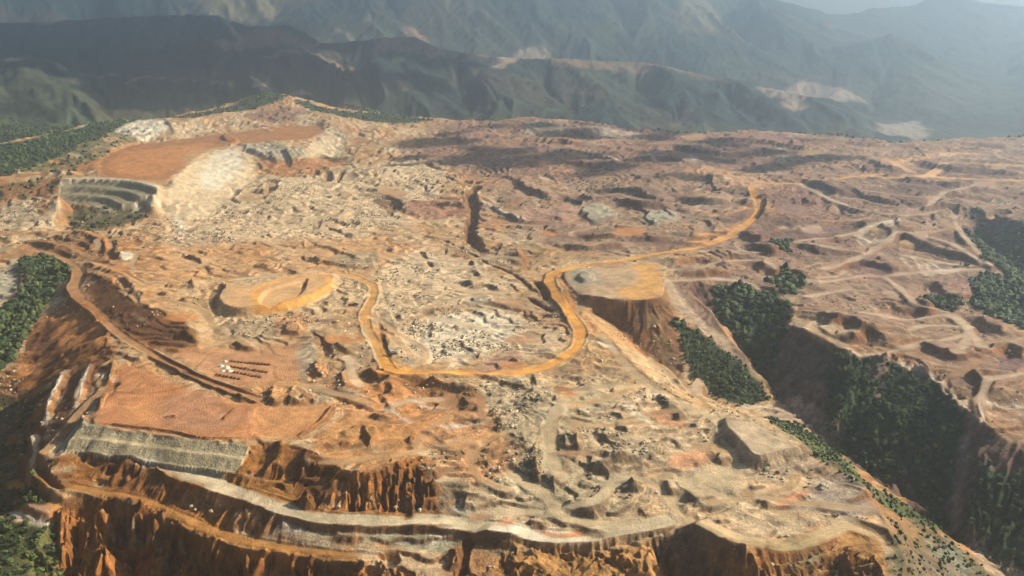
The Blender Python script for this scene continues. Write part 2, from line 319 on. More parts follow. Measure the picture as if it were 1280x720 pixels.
def road(pts, wd, col=ROAD, name=None, label=None, lift=0.0, amt=1.0, blend=7, var=.2, edge=1.8, soft=1.1):
    P = pts if isinstance(pts, np.ndarray) else curve(pts, n=8); zc = smooth1(zat(Z, P[:, 0], P[:, 1]), 25) + lift
    S = np.concatenate([[0], np.cumsum(np.hypot(*np.diff(P, axis=0).T))])
    s = sub(P, wd + blend); x, y = X[s], Y[s]; d, q, side, L = pdist(P, x, y)
    d = d + edge * fbm(x, y, 30, 3, 4)
    t = 1 - sstep(wd * .5, wd * .5 + blend, d); Z[s] = lerp(Z[s], np.interp(q, S, zc).astype(F32), t)
    if name == 'haul_road': Z[s] += 1.3 * np.exp(-((d - wd * .5 - 2.2) / 1.5) ** 2)
    tc = (1 - sstep(wd * .5 - soft, wd * .5 + soft, d)) * amt
    c = np.array(col, F32) * (1 + var * fbm(x, y, 35, 4, 8) - .10 * np.exp(-((np.abs(d - wd * .22)) / (wd * .07)) ** 2))[..., None]
    COL[s] = lerp(COL[s], c, tc[..., None]); ROUGH[s] = lerp(ROUGH[s], .06, t); HARD[s] = np.maximum(HARD[s], t); TREE[s] *= 1 - t
    if name:
        REGNAMES.append(dict(name=name, kind='structure', label=label)); r = REG[s]; r[d < wd * .5] = len(REGNAMES) - 1

# base colours
n1 = fbm(X, Y, 260, 5, 1); n2 = fbm(X, Y, 90, 5, 2); n3 = fbm(X, Y, 34, 4, 3)
COL[:] = TAN
COL[:] = lerp(COL, np.array(ORANGE, F32), sstep(-.1, .5, n2 + .3 * n3)[..., None] * .6)
COL[:] = lerp(COL, np.array(PALE, F32), sstep(.0, .55, n1 * .4 + fbm(X, Y, 60, 5, 6))[..., None] * .7)
COL[:] = lerp(COL, np.array(ROCK, F32), sstep(.25, .6, fbm(X, Y, 40, 5, 12))[..., None] * .5)
# beyond the rim of the plateau everything is hills
_e = BL[0]; _ea = np.arctan2(_e[:, 0], _e[:, 1]); _ed = np.interp(COLA, _ea, np.hypot(_e[:, 0], _e[:, 1]))
REGNAMES.append(dict(name='hills', kind='structure', label='hazy blue green hills and mountains behind the mine'))
BEYOND = sstep(-10, 50, Dg - _ed[None] + 25 * fbm(X, Y, 120, 3, 71)).astype(F32); BARE_OR_LIT = np.zeros((NR, NC), F32); RILL = np.full((NR, NC), .22, F32); RIBS = np.zeros((NR, NC), F32); FACE = np.ones((NR, NC), F32); PALEFACE = np.zeros((NR, NC), F32)
REG[BEYOND > .5] = 1
def setmask(M, pts, val, soft=8):
    sd, s = poly(pts, 3 * soft); M[s] = lerp(M[s], val, sstep(-soft, soft, sd))

LIMIT = _ed - 20
# ---- broad colour fields
paint(MAUVE, [(840, 180), (1000, 165), (1300, 172), (1500, 300), (1500, 620), (1290, 560), (1200, 480), (1100, 440), (980, 400), (850, 345), (900, 300), (930, 250)], 60, 60, .75, seed=3, wl=150)
paint(PURPLE, [(560, 150), (700, 146), (1010, 165), (1010, 205), (900, 212), (800, 222), (700, 226), (600, 222), (520, 200)], 50, 50, .75, seed=4, wl=120)
paint(PURPLE, [(1000, 235), (1080, 270), (1060, 310), (960, 300), (930, 240)], 30, 30, .6, seed=5, wl=80)
paint(MAUVE, [(640, 225), (900, 225), (930, 290), (860, 315), (700, 310), (620, 270)], 40, 40, .6, seed=6, wl=90)
paint((.46, .24, .10), [(140, 320), (300, 290), (440, 290), (520, 300), (480, 350), (380, 345), (250, 350), (200, 400), (150, 370)], 30, 25, .6, seed=7, wl=70, rough=.5)
paint(PALE, [(210, 260), (330, 225), (420, 215), (520, 200), (560, 225), (480, 290), (300, 300), (210, 310)], 30, 30, .75, seed=8, wl=60, rough=2.0)
paint(PALE, [(480, 340), (540, 310), (640, 370), (700, 400), (690, 440), (600, 455), (520, 450), (480, 400)], 20, 20, .8, seed=9, wl=50, rough=1.6)
paint(PALE, [(560, 490), (720, 470), (860, 500), (1000, 560), (1060, 640), (900, 680), (700, 668), (560, 640)], 25, 30, .6, seed=10, wl=60, rough=2.2)
paint(GREEN_GREY, [(600, 480), (720, 490), (800, 560), (780, 640), (640, 640), (590, 560)], 25, 25, .4, seed=11, wl=35)
paint(ORANGE, [(440, 470), (560, 480), (640, 560), (600, 600), (540, 560), (430, 530)], 18, 20, .7, seed=12, wl=50, rough=1)
setmask(PALEFACE, [(560, 490), (720, 470), (860, 500), (1010, 560), (1090, 640), (1100, 660), (900, 690), (700, 668), (580, 645)], 1, 20); setmask(PALEFACE, [(210, 260), (330, 225), (420, 215), (520, 200), (560, 225), (480, 290), (300, 300), (210, 310)], .8, 25); setmask(PALEFACE, [(480, 340), (540, 310), (640, 370), (700, 400), (690, 440), (600, 455), (520, 450), (480, 400)], .8, 15)
# upper left pad and slopes
paint(RUST, [(125, 218), (130, 198), (165, 182), (230, 172), (300, 165), (350, 159), (400, 157), (390, 172), (330, 178), (285, 182), (250, 195), (215, 222), (150, 224)], 8, 8, .85, .1, .15, 60)
paint(ORANGE, [(135, 215), (150, 195), (200, 185), (270, 178), (230, 205), (190, 220)], 15, 15, .8, .1)
flat([(125, 218), (130, 198), (165, 182), (230, 172), (300, 165), (350, 159), (400, 157), (390, 172), (330, 178), (285, 182), (250, 195), (215, 222), (150, 224)], 60, 10, .9, .15)
paint(TAN, [(226, 198), (250, 187), (275, 184), (262, 196), (240, 205)], 8, 6, .8, .1)
paint(WHITE, [(142, 165), (150, 155), (175, 150), (208, 152), (214, 160), (200, 168), (175, 173), (155, 170)], 8, 8, .95, 1.5)
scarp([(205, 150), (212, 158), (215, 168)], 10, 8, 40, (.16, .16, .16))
paint(PALE, [(214, 155), (250, 150), (265, 160), (240, 172), (216, 168)], 10, 8, .7, 1)
paint(SCRUB, [(30, 212), (75, 190), (140, 165), (165, 172), (150, 182), (128, 196), (122, 206), (80, 215)], 12, 25, .75, .8, .3, 40, .25)
paint(RUST, [(110, 205), (85, 212), (120, 215), (128, 200)], 6, 6, .7)
paint(FOREST, [(-200, 170), (0, 170), (70, 160), (130, 150), (170, 146), (145, 162), (110, 178), (60, 202), (20, 215), (0, 222), (-200, 235)], 8, 14, 1, .5, .25, 40, 1.0)
paint(FOREST, [(215, 147), (290, 132), (330, 112), (360, 120), (330, 132), (280, 141), (240, 148)], 8, 12, 1, .5, .25, 40, .9)
paint(FOREST, [(370, 124), (470, 136), (540, 150), (470, 152), (400, 142)], 8, 10, 1, .5, .25, 40, .8)
paint(PURPLE, [(310, 142), (350, 135), (385, 140), (375, 152), (320, 152)], 8, 10, .8, .8)
paint(PALE, [(370, 150), (385, 145), (395, 155), (378, 158)], 5, 4, .9)
road([(-40, 232), (0, 225), (40, 219), (85, 211), (125, 206)], 12, RUST)
# stepped wall
def ledges(pts, h, dist, drop, riser, tread, m=140):
    P = np.array([W(u, v, h)[:2] for u, v in pts]); s = sub(P, m); x, y = X[s], Y[s]; d, q, side, L = pdist(P, x, y); d = d + (1.6 if m < 100 else .5) * fbm(x, y, 22, 4, 14)
    ok = (side < 0) & (d < dist[-1]) & (q > 1.5) & (q < L - 1.5); z = Z[s]; prof = h - np.interp(d, dist, drop); z[ok] = prof[ok]; Z[s] = z
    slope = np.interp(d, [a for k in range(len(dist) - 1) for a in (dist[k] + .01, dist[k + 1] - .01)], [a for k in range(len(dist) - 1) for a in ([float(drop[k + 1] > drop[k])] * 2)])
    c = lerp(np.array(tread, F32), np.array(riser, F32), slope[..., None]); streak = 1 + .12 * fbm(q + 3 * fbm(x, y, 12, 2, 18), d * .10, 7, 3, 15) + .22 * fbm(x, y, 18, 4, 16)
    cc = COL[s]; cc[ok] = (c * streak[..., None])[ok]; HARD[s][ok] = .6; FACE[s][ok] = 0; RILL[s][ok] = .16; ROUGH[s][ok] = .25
def late_ledges():
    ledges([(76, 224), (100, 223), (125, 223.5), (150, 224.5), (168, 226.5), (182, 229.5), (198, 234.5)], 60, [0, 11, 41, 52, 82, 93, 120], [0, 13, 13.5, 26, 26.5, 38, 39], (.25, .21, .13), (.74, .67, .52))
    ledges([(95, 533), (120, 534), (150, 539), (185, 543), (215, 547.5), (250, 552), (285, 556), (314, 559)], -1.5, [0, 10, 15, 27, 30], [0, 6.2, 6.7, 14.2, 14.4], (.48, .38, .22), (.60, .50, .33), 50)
_T = [((75, 224), (198, 234)), ]
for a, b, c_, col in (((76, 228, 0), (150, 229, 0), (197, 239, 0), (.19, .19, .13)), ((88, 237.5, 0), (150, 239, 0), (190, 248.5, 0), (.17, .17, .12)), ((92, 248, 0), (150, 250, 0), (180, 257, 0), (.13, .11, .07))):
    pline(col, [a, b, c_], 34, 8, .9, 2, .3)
for pts in ([(75, 224), (100, 223), (150, 224), (180, 229), (198, 234)], [(88, 233.5), (150, 234.5), (182, 239.5), (195, 244)], [(90, 242.7), (150, 244), (182, 249.5), (189, 253)], [(96, 254.5), (150, 256), (172, 261)]):
    pline(WHITE, pts, 14, 4, .85, 2, .1)
setmask(HARD, [(70, 222), (130, 221), (200, 231), (196, 250), (178, 264), (90, 260)], .9, 6); setmask(FACE, [(70, 222), (130, 221), (200, 231), (196, 250), (178, 264), (90, 260)], 0, 6); setmask(RILL, [(70, 222), (130, 221), (200, 231), (196, 250), (178, 264), (90, 260)], 0, 6)
paint(FOREST, [(90, 266), (150, 262), (182, 266), (160, 276), (120, 285), (96, 284)], 8, 12, .8, 1, .3, 30, .35)
region([(75, 223), (130, 223), (199, 234), (190, 254), (178, 263), (90, 258)], name='terraced_bank', label='curved bank of four pale ledges below the upper left red pad', category='terraced bank')
# pale walls at the far left
paint(PALE, [(-30, 255), (10, 252), (40, 243), (72, 246), (74, 268), (66, 285), (0, 288), (-30, 290)], 8, 14, .85, 2.2, .25, 30); setmask(FACE, [(-30, 250), (40, 240), (74, 246), (66, 287), (-30, 290)], .2, 6)
paint(BROWN, [(-30, 232), (60, 222), (76, 232), (60, 243), (20, 246), (-30, 250)], 8, 14, .8, 1.6, .3, 30, .12)
paint(RUST, [(40, 250), (60, 246), (66, 262), (50, 270)], 5, 8, .7)
# white dome and grey cliffs
paint(PALE, [(190, 258), (215, 223), (250, 196), (278, 184), (305, 184), (318, 205), (300, 240), (260, 262), (225, 270)], 10, 10, .95, .8, .18, 25, hard=.6)
paint(WHITE, [(250, 215), (272, 190), (296, 187), (300, 215), (262, 240)], 12, 12, .8); setmask(FACE, [(185, 265), (215, 218), (285, 178), (420, 155), (445, 172), (420, 205), (330, 222), (290, 250), (220, 275)], .12, 8)
paint(GREY, [(296, 184), (340, 180), (384, 184), (408, 160), (432, 168), (424, 192), (400, 200), (360, 204), (325, 198)], 8, 8, .85, 1.6, .2, 25)
paint(PALE, [(380, 190), (410, 161), (428, 168), (420, 188), (395, 200)], 8, 8, .85, .9, .2, 20)
paint(RUST, [(320, 198), (370, 204), (420, 195), (425, 205), (390, 222), (350, 222)], 8, 10, .7, 1.6, .3, 20)
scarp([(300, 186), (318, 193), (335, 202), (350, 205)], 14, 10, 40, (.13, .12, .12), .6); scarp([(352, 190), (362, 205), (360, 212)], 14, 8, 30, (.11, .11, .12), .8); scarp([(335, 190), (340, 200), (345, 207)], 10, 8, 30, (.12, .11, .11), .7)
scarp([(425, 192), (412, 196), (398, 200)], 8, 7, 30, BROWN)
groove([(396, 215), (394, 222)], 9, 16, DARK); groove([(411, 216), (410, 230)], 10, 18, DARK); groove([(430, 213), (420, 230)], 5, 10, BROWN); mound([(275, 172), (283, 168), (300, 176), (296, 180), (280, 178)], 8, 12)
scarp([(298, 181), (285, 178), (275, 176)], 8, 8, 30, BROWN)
# left edge: tracks, cut banks
road([(-60, 296), (0, 293), (50, 291), (100, 290), (125, 296), (134, 308), (140, 324)], 14, ORANGE, 'dirt_track', 'light brown track bending down beside the dark banks at left')
road([(-80, 330), (0, 322), (40, 315), (66, 316), (84, 325), (96, 338), (96, 350), (91, 358), (97, 370), (108, 380), (120, 388), (132, 402)], 15, (.40, .20, .085), 'haul_road', 'winding brown road along the left edge of the mine')
road([(132, 402), (145, 414), (165, 428), (185, 440), (218, 458), (250, 474), (300, 492), (328, 501)], 11, (.44, .22, .10), 'haul_road', 'straight narrow brown road beside the big orange flat', edge=.3)
for o_ in (-4.5, 4.5): berm([(185 , 440 + o_), (218, 458 + o_), (250, 474 + o_), (300, 492 + o_), (326, 500 + o_)], 2.6, 5, BROWN, .7)
road([(34, 300), (48, 304), (70, 307), (84, 308), (95, 315), (118, 324)], 8, PALE, amt=.8)
road([(96, 328), (118, 329), (130, 331), (142, 336)], 8, TAN, amt=.8)
paint(BROWN, [(30, 303), (60, 294), (110, 293), (130, 312), (136, 326), (110, 327), (95, 322), (60, 312)], 5, 8, .7, 1.4, .3, 25)
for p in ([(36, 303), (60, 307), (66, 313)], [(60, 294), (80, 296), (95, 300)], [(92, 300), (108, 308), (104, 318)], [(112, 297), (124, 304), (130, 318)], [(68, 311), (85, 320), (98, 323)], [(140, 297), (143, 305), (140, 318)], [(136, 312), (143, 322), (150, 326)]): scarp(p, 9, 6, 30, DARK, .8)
paint(BROWN, [(108, 345), (140, 351), (160, 371), (185, 385), (215, 391), (234, 405), (252, 440), (205, 441), (170, 425), (140, 404), (115, 380)], 5, 5, .95, 1.0, .25, 20, seed=6)
paint(DARK, [(110, 348), (130, 350), (150, 372), (190, 392), (215, 402), (228, 425), (205, 432), (170, 415), (130, 385)], 8, 8, .8)  # shade of the bank turned from the sun, painted in
paint(TAN, [(140, 300), (170, 285), (195, 270), (205, 290), (190, 308), (150, 322)], 8, 10, .7, 2, .2, 25); paint(RUST, [(146, 296), (165, 290), (182, 302), (160, 312), (146, 318)], 5, 8, .75, 1.5)
paint(WHITE, [(148, 318), (160, 314), (168, 322), (155, 326)], 4, 4, .9); paint(WHITE, [(218, 268), (228, 272), (232, 290), (222, 288)], 4, 5, .8, 1.5)
scarp([(128, 338), (150, 350), (172, 372), (184, 384)], 4, 5, 25)
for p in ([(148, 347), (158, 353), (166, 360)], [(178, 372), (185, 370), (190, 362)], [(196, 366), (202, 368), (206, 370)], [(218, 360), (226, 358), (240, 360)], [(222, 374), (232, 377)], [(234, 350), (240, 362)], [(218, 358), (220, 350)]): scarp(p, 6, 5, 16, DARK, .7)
# left valley
paint(RUST, [(100, 372), (125, 400), (140, 440), (128, 465), (85, 465), (30, 490), (10, 478), (30, 430), (60, 388)], 8, 10, .9, 1.4, .25, 25)
paint(ORANGE, [(92, 385), (115, 395), (130, 425), (118, 440), (95, 430), (80, 410)], 8, 10, .7); setmask(FACE, [(60, 380), (110, 380), (140, 440), (90, 470), (30, 490)], .3)
paint(DARK, [(35, 430), (60, 402), (75, 415), (50, 450)], 6, 8, .7); paint(DARK, [(55, 450), (66, 425), (72, 440), (60, 470)], 4, 6, .6)
paint(FOREST, [(24, 330), (56, 322), (82, 332), (84, 345), (66, 368), (48, 395), (26, 425), (8, 455), (-60, 480), (-60, 400), (0, 385), (26, 365)], 5, 10, 1, .8, .3, 25, .8)
paint(RUST, [(26, 326), (45, 322), (48, 335), (30, 362)], 4, 6, .8)
paint(GREY, [(-40, 345), (0, 336), (24, 325), (25, 355), (0, 378), (-40, 390)], 3, 3, 1, .3, .2, 12, 0); paint(PALE, [(-40, 338), (0, 330), (24, 322), (24, 330), (0, 342), (-40, 350)], 3, 2, .8)
scarp([(24, 322), (25, 345), (20, 362)], 10, 6, 30)
paint(BROWN, [(-40, 480), (20, 470), (60, 462), (90, 460), (60, 520), (40, 545), (20, 560), (-40, 560)], 8, 10, .8, 1.5)
paint((.07, .055, .022), [(-40, 500), (38, 495), (40, 530), (36, 600), (20, 640), (-40, 640)], 6, 10, .9, 1, .3, 25, .3)
# two long pale windrows
for pts in ([(84, 464), (74, 482), (64, 505), (56, 528)], [(114, 456), (108, 470), (100, 490), (92, 512)]): berm(pts, 6, 14, WHITE, .95)
paint(DARK, [(92, 462), (108, 456), (94, 495), (84, 525), (66, 535), (76, 500)], 4, 4, .85); paint(DARK, [(118, 448), (128, 440), (130, 452), (118, 480), (112, 490), (108, 480)], 3, 4, .85, .8)
paint(DARK, [(40, 525), (65, 540), (90, 530), (96, 520), (86, 545), (60, 555), (44, 550)], 4, 6, .7, 1.3); berm([(92, 522), (102, 524), (104, 532), (98, 540)], 4, 7, PALE, .9)
paint(BROWN, [(70, 440), (110, 432), (118, 452), (96, 465), (72, 470)], 5, 8, .6, 2.5)
berm([(142, 450), (138, 475), (128, 500), (124, 518)], 4, 9, BROWN, .5); groove([(150, 460), (148, 480), (136, 500)], 2, 6, BROWN)
for pts, l in (([(80, 464), (88, 464), (78, 484), (68, 506), (60, 529), (52, 529), (60, 504), (70, 482)], 'long pale windrow at the left edge, nearer the dark valley'), ([(110, 456), (118, 456), (112, 471), (104, 491), (96, 513), (88, 513), (96, 490), (104, 470)], 'shorter pale windrow beside the big orange flat')): region(pts, name='windrow', label=l, category='windrow', group='pale windrows at left')
# big orange flat
FP = [(150, 458), (180, 462), (265, 495), (300, 505), (330, 505), (345, 520), (330, 548), (260, 549), (150, 536), (118, 524), (140, 490)]
paint((.47, .20, .08), FP, 8, 6, .95, .1, .14, 50); flat(FP, 0, 7, .92, .12)
paint((.40, .20, .11), [(230, 490), (300, 510), (290, 540), (210, 530), (190, 505)], 15, 15, .7); paint((.58, .27, .10), [(150, 510), (180, 500), (200, 515), (180, 528), (160, 525)], 10, 10, .8)
pline(BROWN, [(148, 490), (180, 492), (210, 488), (240, 482)], 6, 3, .6, 2); pline(TAN, [(220, 528), (270, 526), (290, 524)], 5, 3, .5)
berm([(124, 530), (165, 534), (215, 540), (250, 548), (300, 548)], 2.2, 5, BROWN, .7); berm([(206, 522), (222, 521)], 2.5, 5, BROWN, .6); berm([(278, 526), (288, 518), (295, 510)], 2.5, 5, BROWN, .6)
FP2 = [(315, 515), (345, 508), (400, 506), (415, 512), (400, 535), (370, 546), (330, 546), (318, 530)]
paint((.55, .26, .10), FP2, 7, 6, .95, .1, .1, 40); flat(FP2, -2, 6, .9, .1); berm([(418, 506), (402, 528), (372, 546)], 3.5, 8, ORANGE)
paint(TAN, [(270, 400), (330, 415), (400, 415), (430, 425), (380, 440), (300, 440), (260, 430)], 12, 12, .7, .3)
FP3 = [(225, 440), (300, 436), (375, 432), (378, 465), (350, 482), (310, 485), (260, 470)]
paint((.48, .235, .11), FP3, 12, 12, .85, .15, .12, 40); flat(FP3, 0, 10, .8, .15)
# grey stepped wall of the flat
WA = [(72, 568), (95, 534), (150, 539), (215, 548), (250, 552), (318, 558), (322, 570), (300, 595), (270, 606), (245, 600), (205, 583), (160, 571), (110, 566)]
paint(GREEN_GREY, WA, 4, 4, .95, .7, .2, 12); setmask(FACE, WA, .12, 4); setmask(HARD, WA, .5, 3)
for p in ([(92, 548), (150, 554), (215, 563), (290, 574)], [(76, 568), (110, 566), (158, 571), (200, 583)]): pline(PALE, p, 5, 2, .8, 1)
paint(WHITE, [(205, 575), (228, 582), (222, 594), (205, 588)], 3, 4, .6); paint(RUST, [(285, 570), (310, 565), (318, 585), (300, 605), (278, 595)], 4, 5, .8); paint(WHITE, [(306, 558), (316, 558), (318, 566), (312, 566)], 2, 2, .8)
# grey haul road along the front
RC = (.54, .43, .27)
road([(212, 583), (240, 597), (288, 612), (330, 626), (380, 641), (430, 650), (500, 650), (560, 652), (620, 662), (700, 671), (760, 665), (810, 655), (836, 649)], 20, RC, 'haul_road', 'pale grey brown haul road along the front foot of the mine', blend=6)
road([(1112, 740), (1118, 700), (1112, 682), (1092, 668), (1060, 657), (1030, 668), (980, 687), (930, 688), (892, 676), (862, 655), (846, 632), (836, 612), (832, 595)], 16, (.52, .37, .20), 'dirt_track', 'tan track winding from the lower right corner up past the stockpile', blend=6)
region(WA, name='terraced_bank', label='grey green stepped bank below the big orange flat', category='terraced bank')
# brown gullied banks
B1 = [(58, 580), (100, 567), (150, 574), (190, 585), (235, 602), (270, 619), (310, 633), (348, 647), (330, 668), (290, 665), (250, 652), (185, 627), (130, 614), (80, 604)]
paint((.30, .12, .030), B1, 4, 5, .95, 1, .2, 15); paint(DARK, [(150, 580), (185, 586), (230, 605), (260, 630), (240, 645), (190, 622), (160, 606)], 5, 8, .6)
paint(GREY, [(310, 632), (345, 642), (385, 660), (430, 672), (434, 690), (400, 684), (340, 672), (300, 655)], 6, 8, .6, 1.5)
road([(44, 545), (40, 570), (42, 590), (56, 603), (85, 608), (130, 617), (185, 631), (245, 657), (300, 675), (360, 686), (430, 694), (470, 698)], 12, (.40, .185, .05), 'haul_road', 'rusty bench road below the brown gullied bank', blend=6)
road([(44, 545), (38, 568), (36, 580)], 9, PALE, amt=.8)
road([(20, 605), (28, 618), (50, 628), (80, 640)], 13, (.42, .20, .05))
for p in ([(30, 600), (34, 570), (32, 545)], [(55, 560), (50, 585), (62, 600), (78, 612)]): groove(p, 5, 9, DARK, .85)
B2 = [(70, 640), (120, 624), (190, 638), (240, 666), (300, 688), (430, 703), (480, 710), (520, 740), (60, 740)]
paint((.25, .095, .022), B2, 5, 6, .95, 1.6, .25, 22); paint((.40, .17, .035), [(70, 640), (110, 640), (130, 690), (110, 740), (60, 740)], 8, 10, .8); paint(DARK, [(120, 630), (180, 640), (190, 690), (140, 740), (130, 690)], 6, 14, .55)
for p, dp in (([(92, 640), (92, 680), (84, 730)], 9), ([(140, 632), (150, 670), (165, 730)], 16), ([(188, 640), (170, 680), (160, 735)], 14), ([(215, 655), (212, 690), (200, 740)], 8), ([(255, 685), (250, 705), (262, 740)], 7), ([(300, 690), (305, 740)], 6), ([(345, 696), (350, 740)], 6), ([(390, 700), (395, 740)], 6)): groove(p, dp, dp * 1.7, DARK, .5)
paint((.075, .085, .03), [(-40, 655), (20, 652), (70, 655), (66, 740), (-40, 740)], 5, 6, 1, .8, .3, 20, .9); paint((.35, .20, .12), [(-40, 640), (50, 628), (64, 640), (50, 650), (-40, 654)], 4, 4, .9, .5); paint(FOREST, [(-40, 610), (40, 606), (56, 632), (0, 640), (-40, 645)], 4, 5, .9, 1, .2, 15, .7)
# amphitheatre and gullied orange front
B3 = [(300, 560), (330, 555), (368, 560), (395, 571), (440, 592), (470, 592), (500, 581), (526, 567), (545, 600), (545, 643), (450, 645), (385, 638), (340, 622), (300, 611), (285, 600)]
paint((.33, .135, .030), B3, 4, 6, .95, 1, .2, 16); paint(DARK, [(368, 562), (395, 573), (420, 590), (412, 630), (385, 620), (368, 590)], 5, 7, .8); paint((.40, .18, .05), [(322, 590), (345, 580), (368, 605), (360, 625), (325, 618)], 4, 5, .9, .5); paint((.05, .06, .02), [(416, 590), (428, 588), (430, 612), (420, 614)], 3, 4, .9, 1, .2, 10, .4)
mound([(370, 626), (382, 616), (394, 620), (394, 634), (378, 638)], 10, 8, 1.2)
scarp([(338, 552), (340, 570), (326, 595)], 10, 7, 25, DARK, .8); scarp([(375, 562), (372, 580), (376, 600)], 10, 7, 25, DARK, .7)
for u, t in ((455, 0), (480, 1), (505, 0), (520, 2), (440, 1), (492, 0)): groove([(u, 594 - 6 * (u > 500)), (u - 2 + 2 * t, 615), (u + 3 * t - 3, 640)], 4, 7, DARK, .6)
paint((.45, .22, .08), [(395, 545), (440, 520), (500, 540), (520, 560), (495, 580), (470, 588), (440, 586), (410, 572)], 6, 8, .9, .3, .15, 30)
berm([(410, 583), (440, 593), (470, 593), (500, 582), (520, 568)], 2, 5, ORANGE)
scarp([(448, 531), (456, 545), (458, 562)], 7, 5, 25, BROWN, .9); mound([(508, 548), (516, 543), (524, 550), (520, 560), (511, 558)], 7, 6, 1.5); paint(DARK, [(508, 550), (516, 545), (522, 552), (518, 562), (510, 558)], 2, 3, .8)
paint((.13, .105, .065), [(528, 580), (548, 590), (575, 605), (582, 640), (555, 642), (540, 620)], 4, 7, .85, 2.6, .3, 12); scarp([(578, 615), (574, 640)], 8, 6, 20, DARK, .5)
paint(WHITE, [(574, 622), (582, 622), (584, 646), (574, 646)], 2, 2, .7)
# below the front road, centre
paint(GREEN_GREY, [(448, 660), (500, 661), (560, 666), (600, 676), (580, 690), (520, 688), (470, 678)], 4, 5, .9, .6, .2, 15); paint(PALE, [(430, 662), (470, 680), (520, 690), (560, 690), (560, 720), (480, 720), (450, 700)], 6, 8, .7, .6)
mound([(470, 695), (485, 688), (500, 692), (498, 704), (480, 706)], -5, 6, 1.5)
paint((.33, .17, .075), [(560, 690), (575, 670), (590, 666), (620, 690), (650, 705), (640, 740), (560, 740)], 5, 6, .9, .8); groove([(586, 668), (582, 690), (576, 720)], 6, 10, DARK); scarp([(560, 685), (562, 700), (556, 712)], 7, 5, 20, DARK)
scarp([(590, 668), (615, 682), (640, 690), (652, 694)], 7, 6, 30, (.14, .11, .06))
paint((.38, .19, .06), [(640, 690), (720, 682), (800, 670), (830, 680), (850, 740), (640, 740)], 6, 10, .9, 1.5, .25, 25); setmask(FACE, [(640, 690), (800, 672), (850, 740), (640, 740)], .4)
paint((.34, .17, .055), [(880, 680), (930, 696), (990, 698), (1040, 680), (1075, 668), (1105, 690), (1100, 740), (900, 740)], 6, 10, .9, 1.6, .25, 25); paint(OLIVE, [(960, 700), (1010, 690), (1030, 700), (990, 715)], 5, 10, .5)
paint(BROWN, [(830, 668), (850, 668), (890, 700), (930, 740), (850, 740), (838, 700)], 4, 5, .9, 1.5)
scarp([(838, 664), (850, 674), (880, 692), (915, 720), (935, 745)], 26, 10, 60, DARK, .5); groove([(822, 676), (832, 700), (838, 730)], 10, 12, DARK, .6); scarp([(1040, 690), (1050, 700), (1044, 716)], 8, 7, 25, DARK)
paint(WHITE, [(610, 664), (640, 655), (680, 662), (740, 672), (755, 674), (720, 680), (660, 682), (625, 676)], 4, 4, .85, .2); paint((.52, .22, .09), [(678, 664), (700, 668), (725, 662), (735, 668), (712, 672), (685, 671)], 3, 3, .9)
scarp([(656, 652), (672, 660), (685, 664)], 4, 4, 12, RUST, .9); scarp([(712, 656), (735, 666), (760, 668)], 5, 4, 15, BROWN, .9); paint((.50, .24, .13), [(622, 650), (640, 646), (642, 656), (624, 658)], 3, 3, .8)
# knoll with the looped road
KP = [(266, 398), (275, 372), (292, 356), (330, 348), (400, 341), (440, 342), (462, 356), (455, 372), (440, 380), (420, 392), (395, 410), (350, 425), (300, 424), (275, 414)]
KT = [(277, 378), (292, 358), (316, 357), (360, 349), (400, 345), (416, 352), (405, 364), (372, 380), (330, 388), (295, 391)]
sdk, ks = poly(KT, 40); Z[ks] = np.maximum(Z[ks], 18.5 - np.clip(-sdk - 2, 0, 200) * .7)
paint((.50, .345, .19), KP, 8, 8, .85, 1.6, .22, 18); flat(KT, 18.5, 3, 1, .1); paint((.58, .34, .155), KT, 3, 2, .98, .08, .1, 30); setmask(FACE, KP, .25); HARD[ks] = np.maximum(HARD[ks], sstep(-14, 2, sdk))
paint(ROCK, [(270, 405), (300, 398), (340, 402), (350, 420), (300, 424)], 6, 10, .5); paint((.42, .20, .08), [(350, 398), (375, 390), (392, 400), (380, 418), (352, 420)], 5, 8, .8, 2)
mound([(322, 376), (330, 364), (350, 356), (382, 350), (378, 366), (350, 379), (332, 382)], -4.5, 5); groove([(383, 348), (379, 360)], 3.5, 7, BROWN); mound([(352, 416), (362, 402), (378, 408), (376, 420)], 5, 6, 1.5)
region(KP, name='spoil_heap', label='large flat-topped tan heap with a road looping over its top', category='spoil heap')
E1 = [(320, 386), (345, 384), (372, 376), (398, 364), (412, 354), (405, 345), (380, 344), (350, 350), (330, 356), (320, 366), (318, 378)]
pline((.70, .33, .08), E1, 11, 2, .95, 1, .06)
road([(400, 343), (425, 343), (448, 348), (466, 358), (465, 374), (457, 390), (458, 408), (470, 432), (482, 455), (494, 466)], 13, (.58, .29, .085), 'haul_road', 'bright orange haul road curving down from the flat-topped heap')
road([(484, 460), (500, 467), (530, 469), (560, 468), (600, 468), (640, 467), (680, 459), (706, 447), (722, 431), (725, 412), (711, 392), (697, 373), (687, 354), (690, 344), (706, 337), (730, 332), (760, 328), (800, 322), (850, 315), (888, 305), (918, 291), (942, 274), (949, 259), (940, 244), (944, 231), (980, 229), (1030, 227), (1060, 222), (1085, 219)], 15, ROAD, 'haul_road', 'bright orange haul road sweeping round the pit and off to upper right')
paint((.60, .28, .06), [(468, 440), (484, 442), (500, 458), (540, 466), (500, 475), (470, 478), (455, 470), (475, 462)], 6, 6, .9, .1)
road([(1085, 219), (1100, 218), (1150, 220), (1200, 223), (1290, 226)], 24, (.64, .36, .15), amt=.95); road([(1085, 219), (1120, 224), (1160, 220), (1180, 207), (1220, 206), (1300, 207)], 26, (.64, .38, .17), amt=.9); road([(1090, 197), (1110, 200), (1125, 210), (1140, 216)], 26, (.62, .36, .16), amt=.9)
